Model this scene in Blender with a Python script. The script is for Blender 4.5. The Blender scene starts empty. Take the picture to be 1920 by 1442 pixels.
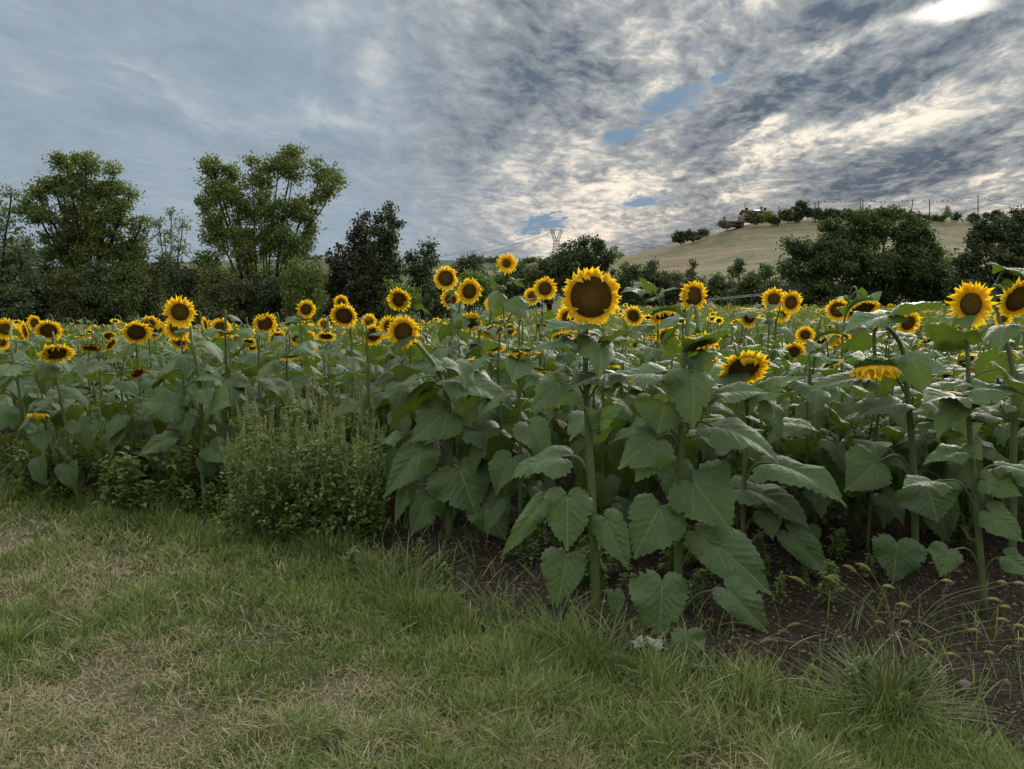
import bpy, math, random
import numpy as np
from mathutils import Vector, Matrix
PI = math.pi
R = math.radians
random.seed(7); rng = np.random.default_rng(7)
sc = bpy.context.scene
COL = sc.collection
# ------------------------------------------------------------------ camera
F = 1400.0; CH = 1.65; PITCH = R(6.36)
cam_d = bpy.data.cameras.new('camera'); cam = bpy.data.objects.new('camera', cam_d); COL.objects.link(cam)
cam_d.sensor_width = 36; cam_d.lens = 36 * F / 1920; cam_d.clip_start = 0.05; cam_d.clip_end = 6000
cam.location = (0, 0, CH); cam.rotation_euler = (PI/2 - PITCH, 0, 0)
sc.camera = cam
def ray(px, py):
    dx = (px - 960) / F; dy = (721 - py) / F
    return Vector((dx, math.cos(PITCH) + dy*math.sin(PITCH), -math.sin(PITCH) + dy*math.cos(PITCH)))
def at(px, py, Y):
    d = ray(px, py); d = d * (Y / d.y)
    return Vector((d.x, d.y, d.z + CH))
def ground_at(px, py):
    d = ray(px, py); k = -CH / d.z
    return Vector((d.x*k, d.y*k, 0))
def proj(x, y, z):
    X = x; Z = z - CH
    fz = y*math.cos(PITCH) - Z*math.sin(PITCH); up = y*math.sin(PITCH) + Z*math.cos(PITCH)
    return 960 + F*X/fz, 721 - F*up/fz
# ------------------------------------------------------------------ light
sun_dir = ray(1770, 12).normalized()
SUN_EL = math.asin(sun_dir.z); SUN_AZ = math.atan2(sun_dir.x, sun_dir.y)
ld = bpy.data.lights.new('sun', 'SUN'); ld.energy = 4.0; ld.angle = R(34); ld.color = (1, .93, .82)
lo = bpy.data.objects.new('sun', ld); COL.objects.link(lo)
lo.rotation_euler = sun_dir.to_track_quat('Z', 'Y').to_euler()
sc.view_settings.view_transform = 'Standard'; sc.view_settings.look = 'None'
sc.view_settings.exposure = 0.3; sc.view_settings.gamma = 1
SKY_UP = 5.2      # the cloud sheet overhead and behind is brighter than the dark bank low in front

class NT:
    """tiny node graph helper"""
    def __init__(s, tree): s.t = tree; s.n = tree.nodes; s.l = tree.links
    def new(s, typ, **kw):
        n = s.n.new(typ)
        for k, v in kw.items(): setattr(n, k, v)
        return n
    def put(s, sock, v):
        if isinstance(v, bpy.types.NodeSocket): s.l.new(v, sock)
        elif v is not None: sock.default_value = v
    def m(s, op, a, b=None, c=None, clamp=False):
        n = s.new('ShaderNodeMath', operation=op, use_clamp=clamp)
        s.put(n.inputs[0], a)
        if b is not None: s.put(n.inputs[1], b)
        if c is not None: s.put(n.inputs[2], c)
        return n.outputs[0]
    def vm(s, op, a, b=None):
        n = s.new('ShaderNodeVectorMath', operation=op); s.put(n.inputs[0], a)
        if b is not None:
            if op == 'SCALE': s.put(n.inputs['Scale'], b)
            else: s.put(n.inputs[1], b)
        return n.outputs['Value'] if op in ('LENGTH', 'DOT_PRODUCT') else n.outputs[0]
    def comb(s, x, y, z):
        n = s.new('ShaderNodeCombineXYZ')
        for i, v in enumerate((x, y, z)): s.put(n.inputs[i], v)
        return n.outputs[0]
    def noise(s, vec, scale, detail=4, rough=.5, dist=0):
        n = s.new('ShaderNodeTexNoise'); s.put(n.inputs['Vector'], vec)
        n.inputs['Scale'].default_value = scale; n.inputs['Detail'].default_value = detail
        n.inputs['Roughness'].default_value = rough; n.inputs['Distortion'].default_value = dist
        return n.outputs['Fac'], n.outputs['Color']
    def sm(s, v, a, b, lo=0., hi=1., kind='SMOOTHSTEP'):
        n = s.new('ShaderNodeMapRange', interpolation_type=kind)
        s.put(n.inputs['Value'], v); s.put(n.inputs['From Min'], a); s.put(n.inputs['From Max'], b)
        s.put(n.inputs['To Min'], lo); s.put(n.inputs['To Max'], hi)
        return n.outputs['Result']
    def mix(s, f, a, b, blend='MIX'):
        n = s.new('ShaderNodeMix', data_type='RGBA', blend_type=blend)
        s.put(n.inputs[0], f)
        for i, v in ((6, a), (7, b)):
            if isinstance(v, (tuple, list)): v = tuple(v) + (1,) * (4 - len(v))
            s.put(n.inputs[i], v)
        return n.outputs[2]

# ------------------------------------------------------------------ sky: Nishita seen through a streaked cloud sheet
def build_world():
    w = bpy.data.worlds.new('World'); sc.world = w; w.use_nodes = True
    t = NT(w.node_tree); t.n.clear()
    out = t.new('ShaderNodeOutputWorld'); bg = t.new('ShaderNodeBackground'); bg.inputs['Strength'].default_value = 0.1
    sky = t.new('ShaderNodeTexSky', sky_type='NISHITA'); sky.sun_disc = False
    sky.sun_elevation = SUN_EL; sky.sun_rotation = SUN_AZ; sky.air_density = 1.3; sky.dust_density = .6
    co = t.new('ShaderNodeTexCoord').outputs['Generated']
    sep = t.new('ShaderNodeSeparateXYZ'); t.l.new(co, sep.inputs[0]); X, Y, Z = sep.outputs
    zc = t.m('ADD', t.m('MAXIMUM', Z, 0.0), 0.10)
    P = t.comb(t.m('DIVIDE', X, zc), t.m('DIVIDE', Y, zc), 0.0)      # position on the cloud sheet
    mp = t.new('ShaderNodeMapping'); t.l.new(P, mp.inputs[0])
    mp.inputs['Rotation'].default_value = (0, 0, R(-14)); mp.inputs['Scale'].default_value = (1.25, .58, 1)
    S = mp.outputs[0]
    n1, c1 = t.noise(S, 1.1, 4, .55, .3)
    n2, c2 = t.noise(S, 4.2, 6, .68, .4)
    n3, _ = t.noise(t.vm('MULTIPLY', t.vm('ADD', S, t.vm('SCALE', c1, .5)), (1.0, 1.7, 1)), 10.0, 5, .62)
    yc = t.m('MAXIMUM', Y, 0.02)
    Q = t.comb(t.m('DIVIDE', X, yc), t.m('DIVIDE', Z, yc), 0.0)
    wob = t.vm('SCALE', t.vm('SUBTRACT', c2, (.5, .5, .5)), .085)
    wob2 = t.vm('SCALE', t.vm('SUBTRACT', c1, (.5, .5, .5)), .12)
    Qw = t.vm('MULTIPLY', t.vm('ADD', t.vm('ADD', Q, wob), wob2), (1, 1, 0))
    wob3 = t.vm('SCALE', t.vm('SUBTRACT', c2, (.5, .5, .5)), .05)
    Qg = t.vm('MULTIPLY', t.vm('ADD', Q, wob3), (1, 1, 0))
    front = t.sm(Y, .05, .3)
    def blob(x0, y0, x1, y1, wd, src=None, soft=1.0):
        a = ray(x0, y0); b = ray(x1, y1)
        ax, ay, bx, by = a.x/a.y, a.z/a.y, b.x/b.y, b.z/b.y
        L = math.hypot(bx-ax, by-ay)/2 + wd/F*.8; W = wd/F*1.35
        m = t.new('ShaderNodeMapping', vector_type='TEXTURE'); t.l.new(src or Qw, m.inputs[0])
        m.inputs['Location'].default_value = ((ax+bx)/2, (ay+by)/2, 0)
        m.inputs['Rotation'].default_value = (0, 0, math.atan2(by-ay, bx-ax)); m.inputs['Scale'].default_value = (L, W, 1)
        return t.sm(t.vm('LENGTH', m.outputs[0]), 1.55*soft, .0)
    sd = t.vm('DOT_PRODUCT', t.vm('NORMALIZE', co), tuple(sun_dir))
    right = t.sm(sd, .74, .93)
    V = t.m('ADD', t.m('MULTIPLY_ADD', n1, 1.0, -.5), t.m('MULTIPLY_ADD', n2, .8, -.40))
    V = t.m('ADD', V, t.m('MULTIPLY', t.m('MULTIPLY_ADD', n3, 1.0, -.5), t.m('MULTIPLY_ADD', right, .45, .62)))
    V = t.m('MULTIPLY', V, t.m('MULTIPLY_ADD', right, .30, .75))
    V = t.m('ADD', V, t.m('MULTIPLY_ADD', right, .03, .36))
    base = V
    for b in [ # brighter openings in the cloud
        (1010,330,1400,40,80,.20), (1130,150,1250,60,50,.1), (1470,140,1650,60,15,.4), (1560,262,1920,190,24,.34),
        (1290,322,1560,268,15,.3), (1100,352,1300,318,20,.3), (1390,252,1500,215,11,.38), (920,285,1010,390,42,.2),
        (850,440,1260,385,38,.2), (960,470,1180,440,25,.12), (0,150,100,165,26,.2), (180,115,430,200,20,.26), (480,210,740,258,20,.28),
        (725,50,695,190,24,.24), (530,30,660,0,28,.32), (1800,372,1920,352,14,.3), (1700,118,1735,112,9,.3), (1880,110,1920,95,14,.3),
        (1250,395,1600,300,8,.2), (1340,30,1500,0,20,.12),
        # darker banks
        (1245,275,1560,120,30,-.30), (1500,205,1920,60,38,-.30), (1200,340,1420,275,14,-.22), (1420,345,1720,290,13,-.2),
        (1500,385,1920,290,20,-.3), (900,110,1080,130,75,-.2), (1450,60,1640,20,20,-.2), (150,190,700,320,22,-.16), (300,60,640,170,32,-.12),
        (980,350,1130,300,12,-.15), (780,120,880,330,40,-.16), (1180,470,1500,400,12,-.12)]:
        amp = b[5]
        V = t.m('MULTIPLY_ADD', blob(*b[:5]), amp, V)
    V = t.m('ADD', t.m('MULTIPLY', V, front), t.m('MULTIPLY', base, t.m('SUBTRACT', 1., front)))
    hi = t.mix(right, (.44, .48, .50), (.86, .80, .68))
    mid = t.mix(right, (.28, .34, .40), (.31, .335, .345))
    lo = t.mix(right, (.21, .26, .315), (.095, .125, .165))
    c = t.mix(t.sm(V, .02, .44, kind='LINEAR'), lo, mid); c = t.mix(t.sm(V, .38, .92), c, hi)
    warm = t.m('MULTIPLY', t.sm(Z, .30, .05), right)
    c = t.mix(t.m('MULTIPLY', warm, .55), c, t.mix(1., c, (1.0, .86, .78), 'MULTIPLY'))
    # the burning gap round the hidden sun
    hot = blob(1705, 36, 1850, 4, 13, Qg)
    c = t.mix(t.m('MULTIPLY', hot, front), c, (1.5, 1.4, 1.25))
    c = t.mix(t.sm(Z, .36, .7), c, t.mix(t.sm(V, .2, .6), (.27, .285, .29), (.40, .40, .385)))
    c = t.vm('SCALE', c, t.m('MULTIPLY_ADD', t.sm(Z, .36, .75), SKY_UP - 1, 1.0))
    back = t.sm(Y, .35, -.3)
    c = t.mix(back, c, t.mix(.5, c, (.42, .41, .38)))
    c = t.vm('SCALE', c, t.m('MULTIPLY_ADD', t.m('MULTIPLY', back, t.sm(Z, .75, .3)), .05, 1.0))
    gap = None
    for b in [(1222,206,1310,172,15), (1140,264,1185,262,13), (1170,382,1255,370,8), (985,426,1045,414,12), (1340,156,1365,144,5), (1198,235,1215,233,5)]:
        g = blob(*b, src=Qg, soft=1.15); gap = g if gap is None else t.m('MAXIMUM', gap, g)
    gap = t.sm(t.m('MULTIPLY', t.m('ADD', gap, t.m('MULTIPLY', t.m('MULTIPLY_ADD', n3, 2.4, -1.2), t.sm(gap, 0., .2))), front), .08, .75)
    blue = t.mix(1., sky.outputs[0], (1.0, .85, .85), 'MULTIPLY')
    c10 = t.vm('SCALE', c, 10.0)
    gapc = t.vm('ADD', t.vm('SCALE', blue, .08), (.9, 1.85, 3.0))
    fin = t.mix(gap, c10, gapc)
    fin = t.mix(t.sm(Z, -.02, .0), (1.2, 1.2, 1.0), fin)
    t.l.new(fin, bg.inputs[0]); t.l.new(bg.outputs[0], out.inputs[0])
build_world()
try:
    sc.world.cycles.sampling_method = 'MANUAL'; sc.world.cycles.sample_map_resolution = 512
except Exception: pass
# ------------------------------------------------------------------ helpers
def mesh_np(name, V, faces, mats=(), uv=None, attr=None, smooth=False, mi=None):
    """V (N,3); faces: list of (K,3|4) int arrays; uv per vertex; attr dict name->per vertex float"""
    me = bpy.data.meshes.new(name)
    V = np.asarray(V, dtype=np.float32).reshape(-1, 3)
    me.vertices.add(len(V)); me.vertices.foreach_set('co', V.ravel())
    fs = [np.asarray(f, dtype=np.int32) for f in faces if len(f)]
    loops = np.concatenate([f.ravel() for f in fs]); cnt = np.concatenate([np.full(len(f), f.shape[1], np.int32) for f in fs])
    me.loops.add(len(loops)); me.loops.foreach_set('vertex_index', loops)
    me.polygons.add(len(cnt))
    st = np.zeros(len(cnt), np.int32); st[1:] = np.cumsum(cnt)[:-1]
    me.polygons.foreach_set('loop_start', st); me.polygons.foreach_set('loop_total', cnt)
    if mi is not None: me.polygons.foreach_set('material_index', np.asarray(mi, np.int32))
    if smooth: me.polygons.foreach_set('use_smooth', np.ones(len(cnt), bool))
    if uv is not None:
        l = me.uv_layers.new(name='UVMap'); l.data.foreach_set('uv', np.asarray(uv, np.float32)[loops].ravel())
    if attr:
        for k, v in attr.items():
            a = me.attributes.new(k, 'FLOAT', 'POINT'); a.data.foreach_set('value', np.asarray(v, np.float32))
    for m in mats: me.materials.append(m)
    me.update(calc_edges=True); me.validate()
    return me
def obj(name, me, parent=None, loc=None, M=None):
    o = bpy.data.objects.new(name, me); COL.objects.link(o)
    if parent: o.parent = parent
    if loc is not None: o.location = loc
    if M is not None: o.matrix_local = M
    return o
def tag(o, label=None, cat=None, group=None, kind=None):
    if label: o['label'] = label
    if cat: o['category'] = cat
    if group: o['group'] = group
    if kind: o['kind'] = kind
    return o
def thing(name, label, cat, loc=(0, 0, 0), rz=0, group=None):
    o = bpy.data.objects.new(name, None); COL.objects.link(o); o.empty_display_size = .1
    o.location = loc; o.rotation_euler = (0, 0, rz)
    return tag(o, label, cat, group)
class MB:
    """collects pieces into one mesh"""
    def __init__(s): s.v = []; s.f4 = []; s.f3 = []; s.uv = []; s.n = 0; s.at = []; s.m4 = []; s.m3 = []
    def add(s, V, f4=(), f3=(), uv=None, tone=.5, mi=0):
        V = np.asarray(V, float).reshape(-1, 3)
        s.v.append(V); k = len(V)
        if len(f4): s.f4.append(np.asarray(f4) + s.n); s.m4 += [mi]*len(f4)
        if len(f3): s.f3.append(np.asarray(f3) + s.n); s.m3 += [mi]*len(f3)
        s.uv.append(np.zeros((k, 2)) if uv is None else np.asarray(uv)); s.at.append(np.broadcast_to(np.asarray(tone, float), (k,))); s.n += k
    def tube(s, pts, rad, seg=8, tone=.5, mi=0, cap=True):
        pts = np.asarray([tuple(p) for p in pts], float); n = len(pts)
        rad = np.broadcast_to(np.asarray(rad, float), (n,))
        T = np.gradient(pts, axis=0); T /= np.linalg.norm(T, axis=1)[:, None] + 1e-9
        ref = np.array([1., 0, 0]) if abs(T[0][0]) < .8 else np.array([0, 1., 0])
        V = []
        a = np.linspace(0, 2*PI, seg, endpoint=False)
        for i in range(n):
            u = np.cross(T[i], ref); u /= np.linalg.norm(u) + 1e-9; w = np.cross(T[i], u); ref = np.cross(u, T[i])
            V.append(pts[i] + rad[i]*(np.cos(a)[:, None]*u + np.sin(a)[:, None]*w))
        V = np.concatenate(V)
        i = np.arange(n-1)[:, None]*seg; j = np.arange(seg)[None]; k = (j+1) % seg
        f = np.stack([i+j, i+k, i+seg+k, i+seg+j], -1).reshape(-1, 4)
        if cap:
            V = np.concatenate([V, pts[:1], pts[-1:]]); N = n*seg
            jj = np.arange(seg); kk = (jj+1) % seg
            f3 = np.concatenate([np.stack([np.full(seg, N), kk, jj], -1), np.stack([np.full(seg, N+1), (n-1)*seg+jj, (n-1)*seg+kk], -1)])
        else: f3 = ()
        s.add(V, f, f3, tone=tone, mi=mi)
    def box(s, x0, y0, z0, x1, y1, z1, mi=0):
        V = [(x, y, z) for x in (x0, x1) for y in (y0, y1) for z in (z0, z1)]
        s.add(V, [(0, 1, 3, 2), (4, 6, 7, 5), (0, 4, 5, 1), (2, 3, 7, 6), (0, 2, 6, 4), (1, 5, 7, 3)], mi=mi)
    def mesh(s, name, mats, smooth=False, tone=False):
        V = np.concatenate(s.v); fs = []
        if s.f4: fs.append(np.concatenate(s.f4))
        if s.f3: fs.append(np.concatenate(s.f3))
        mi = (s.m4 if s.f4 else []) + (s.m3 if s.f3 else [])
        return mesh_np(name, V, fs, mats, uv=np.concatenate(s.uv), smooth=smooth, mi=mi, attr={'tone': np.concatenate(s.at)})
def spline(pts, n=14):
    """Catmull-Rom through pts"""
    P = [np.asarray(tuple(p), float) for p in pts]; P = [2*P[0]-P[1]] + P + [2*P[-1]-P[-2]]
    out = []; segs = len(P)-3; per = max(4, 2*n//segs)
    def tan(a, b, c):
        l0 = np.linalg.norm(b-a)+1e-6; l1 = np.linalg.norm(c-b)+1e-6; v = (b-a)/l0*l1+(c-b)/l1*l0; return v/(np.linalg.norm(v)+1e-9)
    for i in range(segs):
        a, b, c, d = P[i:i+4]; ln = np.linalg.norm(c-b); m0 = tan(a, b, c)*ln; m1 = tan(b, c, d)*ln
        for t in np.linspace(0, 1, per, endpoint=False):
            out.append(b*(2*t**3-3*t*t+1)+m0*(t**3-2*t*t+t)+c*(3*t*t-2*t**3)+m1*(t**3-t*t))
    out.append(P[-2]); out = np.array(out); g = np.linspace(0, len(out)-1, n); return np.stack([np.interp(g, np.arange(len(out)), out[:, k]) for k in range(3)], 1)
def vnoise(x, y, seed=0):
    """smooth 2-D value noise 0..1"""
    x = np.asarray(x, float); y = np.asarray(y, float)
    xi = np.floor(x).astype(np.int64); yi = np.floor(y).astype(np.int64); fx = x-xi; fy = y-yi
    fx = fx*fx*(3-2*fx); fy = fy*fy*(3-2*fy)
    def h(a, b):
        n = (a*374761393 + b*668265263 + seed*1442695041) & 0x7fffffff
        n = ((n ^ (n >> 13))*1274126177) & 0x7fffffff
        return ((n ^ (n >> 16)) & 0xffff)/65535.
    return (h(xi, yi)*(1-fx)+h(xi+1, yi)*fx)*(1-fy)+(h(xi, yi+1)*(1-fx)+h(xi+1, yi+1)*fx)*fy
def fbm(x, y, seed=0, o=4):
    s = 0; a = .5; t = 0
    for i in range(o): s = s + a*vnoise(x*2**i, y*2**i, seed+i*17); t += a; a *= .5
    return s/t

# ------------------------------------------------------------------ materials
def mat(name, fn):
    m = bpy.data.materials.new(name); m.use_nodes = True; t = NT(m.node_tree); t.n.clear()
    out = t.new('ShaderNodeOutputMaterial'); t.l.new(fn(t), out.inputs[0]); return m
def princ(t, col, rough=.7, spec=.3, bump=None, bs=.3, bd=.01):
    p = t.new('ShaderNodeBsdfPrincipled')
    if isinstance(col, tuple): col = tuple(col) + (1,)
    t.put(p.inputs['Base Color'], col); t.put(p.inputs['Roughness'], rough); p.inputs['Specular IOR Level'].default_value = spec
    if bump is not None:
        b = t.new('ShaderNodeBump'); b.inputs['Strength'].default_value = bs; b.inputs['Distance'].default_value = bd
        t.l.new(bump, b.inputs['Height']); t.l.new(b.outputs[0], p.inputs['Normal'])
    return p.outputs[0]
def translu(t, s, col, f):
    tr = t.new('ShaderNodeBsdfTranslucent'); t.put(tr.inputs[0], col if not isinstance(col, tuple) else col+(1,))
    mx = t.new('ShaderNodeMixShader'); t.put(mx.inputs[0], f); t.l.new(s, mx.inputs[1]); t.l.new(tr.outputs[0], mx.inputs[2])
    return mx.outputs[0]
def attr(t, name): return t.new('ShaderNodeAttribute', attribute_name=name).outputs['Fac']
def objrand(t): return t.new('ShaderNodeObjectInfo').outputs['Random']
def geo(t): return t.new('ShaderNodeNewGeometry').outputs['Position']
def ocoord(t): return t.new('ShaderNodeTexCoord').outputs['Object']

def f_leaf(t, sick=0.0):
    uvn = t.new('ShaderNodeUVMap').outputs[0]; sp = t.new('ShaderNodeSeparateXYZ'); t.l.new(uvn, sp.inputs[0])
    u = sp.outputs[0]; v = t.m('ABSOLUTE', t.m('SUBTRACT', sp.outputs[1], .5))
    inb = t.m('GREATER_THAN', t.m('ADD', sp.outputs[1], u), .0001)        # the stalk has uv 0,0
    mid = t.sm(v, .016, .005)
    wob, _ = t.noise(ocoord(t), 7, 2)
    ph = t.m('FRACT', t.m('MULTIPLY', t.m('SUBTRACT', t.m('ADD', u, t.m('MULTIPLY', wob, .16)), t.m('MULTIPLY', t.m('POWER', v, .85), .9)), 6.2))
    d = t.m('ABSOLUTE', t.m('SUBTRACT', ph, .5))
    sec = t.sm(d, .05, .012)
    d2 = t.m('ABSOLUTE', t.m('SUBTRACT', v, t.m('MULTIPLY', u, .72)))
    lat = t.m('MULTIPLY', t.sm(d2, .012, .004), t.sm(u, .5, .2))
    vein = t.m('MAXIMUM', t.m('MAXIMUM', mid, lat), t.m('MULTIPLY', sec, .28))
    vein = t.m('MULTIPLY', vein, inb)
    oc = ocoord(t); nz, nc = t.noise(oc, 9, 3); fine, _ = t.noise(oc, 120, 3, .6)
    r = objrand(t); r2 = t.m('FRACT', t.m('MULTIPLY', r, 7.31))
    up = t.mix(r2, (.009, .018, .007), (.050, .064, .027)); up = t.mix(t.m('MULTIPLY', t.sm(r, .80, 1.), .5), up, (.075, .095, .022)); up = t.mix(t.m('MULTIPLY', t.sm(nz, .35, .7), .6), up, (.050, .066, .032))
    big, _ = t.noise(oc, 22, 4, .7); up = t.mix(t.sm(big, .38, .62), t.mix(.3, up, (.02, .03, .012)), up)
    up = t.mix(t.m('MULTIPLY', t.sm(fine, .62, .72), .35), up, (.20, .22, .09))
    edge = t.sm(t.m('ADD', v, t.m('MULTIPLY', nz, .3)), .33, .55)
    age = t.m('MULTIPLY', edge, t.sm(r, .78 - sick, .95 - sick))
    up = t.mix(t.m('MULTIPLY', age, .7), up, (.20, .19, .035))
    spots = t.m('MULTIPLY', t.sm(t.noise(oc, 55, 2)[0], .66, .72), t.sm(r, .6 - sick, .9 - sick))
    up = t.mix(t.m('MULTIPLY', spots, .55), up, (.24, .19, .08))
    up = t.mix(t.m('MULTIPLY', vein, .5), up, (.17, .20, .10))
    under = t.mix(vein, (.075, .125, .045), (.15, .20, .09))
    bf = t.new('ShaderNodeNewGeometry').outputs['Backfacing']
    col = t.mix(bf, up, under)
    h = t.m('ADD', t.m('ADD', t.m('MULTIPLY', d, .5), t.m('MULTIPLY', t.noise(oc, 28, 3, .6)[0], 2.2)), t.m('MULTIPLY', fine, .5))
    s = princ(t, col, .47, .36, bump=h, bs=.5, bd=.01)
    return translu(t, s, t.mix(.3, (.19, .30, .02), col), .25)
M_LEAF = mat('sunflower_leaf', f_leaf)
M_OLD = mat('sunflower_leaf_old', lambda t: f_leaf(t, .55))
def f_stem(t):
    oc = ocoord(t); m = t.new('ShaderNodeMapping'); t.l.new(oc, m.inputs[0]); m.inputs['Scale'].default_value = (30, 30, 3)
    n, _ = t.noise(m.outputs[0], 4, 4, .6); n2, _ = t.noise(oc, 5, 2)
    c = t.mix(n, (.085, .125, .035), (.15, .19, .075)); c = t.mix(t.sm(n2, .5, .75), c, (.11, .12, .045))
    return translu(t, princ(t, c, .6, .35, bump=n, bs=.5, bd=.004), (.12, .2, .03), .1)
M_STEM = mat('sunflower_stem', f_stem)
M_DEAD = mat('withered_leaf', lambda t: translu(t, princ(t, t.mix(t.noise(ocoord(t), 9, 4, .6)[0], (.05, .04, .018), (.17, .125, .055)), .9, .1, bump=t.noise(ocoord(t), 20, 3)[0], bs=.8, bd=.02), (.2, .15, .04), .2))
def f_petal(t):
    a = attr(t, 'tone'); uvn = t.new('ShaderNodeUVMap').outputs[0]; sp = t.new('ShaderNodeSeparateXYZ'); t.l.new(uvn, sp.inputs[0])
    c = t.mix(a, (.84, .50, .008), (.93, .69, .035))
    c = t.mix(t.sm(sp.outputs[0], .3, .0), c, (.74, .32, .003))
    rib = t.m('ABSOLUTE', t.m('SUBTRACT', t.m('FRACT', t.m('MULTIPLY', sp.outputs[1], 4.)), .5))
    s = princ(t, c, .55, .25, bump=rib, bs=.4, bd=.003)
    return translu(t, s, (.98, .68, .02), .45)
M_PETAL = mat('petal_yellow', f_petal)
def f_petal_dry(t):
    a = attr(t, 'tone'); c = t.mix(a, (.50, .20, .01), (.72, .40, .02))
    return translu(t, princ(t, c, .7, .2), (.6, .3, .02), .25)
M_PETAL_DRY = mat('petal_withered', f_petal_dry)
def f_disc(t):
    oc = ocoord(t); vo = t.new('ShaderNodeTexVoronoi'); vo.inputs['Scale'].default_value = 24; t.l.new(oc, vo.inputs['Vector'])
    r = t.vm('LENGTH', t.vm('MULTIPLY', oc, (1, 1, 0))); n, _ = t.noise(oc, 5, 3)
    c = t.mix(t.sm(t.m('ADD', r, t.m('MULTIPLY', n, .12)), .18, .62), (.20, .115, .014), (.125, .062, .007))
    c = t.mix(t.m('MULTIPLY', t.sm(vo.outputs['Distance'], .35, .0), .6), c, (.26, .15, .018))
    c = t.mix(t.m('MULTIPLY', t.sm(n, .55, .75), .4), c, (.10, .08, .01))
    return princ(t, c, .85, .15, bump=t.m('MULTIPLY', vo.outputs['Distance'], -1.), bs=.9, bd=.03)
M_DISC = mat('seed_disc_brown', f_disc)
def f_bract(t):
    oc = ocoord(t); n, _ = t.noise(oc, 6, 3); c = t.mix(n, (.05, .10, .03), (.10, .17, .05))
    return translu(t, princ(t, c, .6, .3, bump=n, bs=.3, bd=.02), (.12, .25, .02), .2)
M_BRACT = mat('bract_green', f_bract)
def f_simple(c0, c1, tr=None, f=.25, rough=.65, spec=.3, scale=3.):
    def g(t):
        a = attr(t, 'tone'); n, _ = t.noise(geo(t), scale, 3)
        c = t.mix(t.m('ADD', t.m('MULTIPLY', a, .75), t.m('MULTIPLY', n, .25)), c0, c1)
        s = princ(t, c, rough, spec)
        return translu(t, s, tr, f) if tr else s
    return g
M_WEEDLEAF = mat('weed_leaf', f_simple((.085, .13, .035), (.21, .27, .085), (.2, .34, .04), .32))
M_WEEDSPIKE = mat('weed_spike', f_simple((.17, .19, .06), (.34, .35, .14), (.2, .2, .05), .15))
M_WEEDBROWN = mat('weed_spike_brown', f_simple((.10, .085, .040), (.20, .165, .085), (.2, .16, .05), .12))
def f_tree(c0, c1, tr, f=.28):
    def g(t):
        a = attr(t, 'tone'); c = t.mix(a, tuple(q*TMB for q in c0), tuple(q*TMB for q in c1))
        return translu(t, princ(t, c, .6, .25), tr, f)
    return g
TMB = 1.75
TM = {'poplar': mat('poplar_leaf', f_tree((.034, .052, .016), (.125, .15, .042), (.14, .19, .02), .3)),
      'pale': mat('pale_leaf', f_tree((.06, .085, .045), (.14, .17, .085), (.16, .22, .06), .3)),
      'pine': mat('pine_needle', f_tree((.020, .025, .014), (.070, .068, .036), (.03, .04, .012), .1)),
      'dark': mat('dark_leaf', f_tree((.018, .027, .012), (.072, .084, .036), (.05, .09, .02), .2)),
      'oak': mat('oak_leaf', f_tree((.022, .036, .013), (.08, .10, .034), (.07, .12, .02), .22)),
      'olive': mat('olive_leaf', f_tree((.035, .045, .018), (.095, .105, .04), (.1, .13, .03), .25)),
      'lime': mat('lime_leaf', f_tree((.05, .075, .018), (.13, .17, .035), (.15, .24, .03), .3))}
def f_bark(t):
    n, _ = t.noise(geo(t), 6, 4, .6); return princ(t, t.mix(n, (.022, .018, .013), (.065, .055, .042)), .9, .1, bump=n, bs=.5, bd=.02)
M_BARK = mat('bark', f_bark)

# ------------------------------------------------------------------ terrain
EDGE_PX = [(-700, 880), (-200, 905), (40, 912), (200, 938), (400, 965), (620, 985), (845, 1012), (1000, 1110), (1118, 1190), (1400, 1180), (1848, 1170), (2100, 1165), (2600, 1150)]
EDGE = [ground_at(*p) for p in EDGE_PX]
EX = np.array([p.x for p in EDGE]); EY = np.array([p.y for p in EDGE])
def edge_y(x): return np.interp(x, EX, EY)
SOIL_PX = [(-900, 865), (-200, 900), (0, 915), (200, 945), (420, 985), (600, 1030), (690, 1085), (760, 1130), (900, 1180), (1100, 1222), (1250, 1250), (1400, 1285), (1560, 1332), (1760, 1410), (2100, 1580)]
SP = [ground_at(*p) for p in SOIL_PX]
SX = np.array([p.x for p in SP]); SY = np.array([p.y for p in SP])
def soil_amt(x, y):
    """0 lawn .. 1 bare soil"""
    d = (y - np.interp(x, SX, SY))*.9 + (fbm(x*2.2, y*2.2, 5)-.5)*.55
    return np.clip(d/.25+.5, 0, 1)
def ground_z(x, y):
    s = soil_amt(x, y); near = np.clip((30-np.hypot(x, y))/10, 0, 1)
    x = np.asarray(x, float); y = np.asarray(y, float)
    dip = -1.25*np.clip((y-9)/34, 0, 1)**1.1*np.clip((.10-x/np.maximum(y, 1))/.28, 0, 1)*np.clip((160-y)/60, 0, 1)
    z = (fbm(x*.5, y*.5, 9)-.5)*.10 + (fbm(x*5, y*5, 3)-.5)*.04*(.4+s) + (fbm(x*16, y*16, 4, 2)-.5)*.035*s
    return z*near + dip
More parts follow.
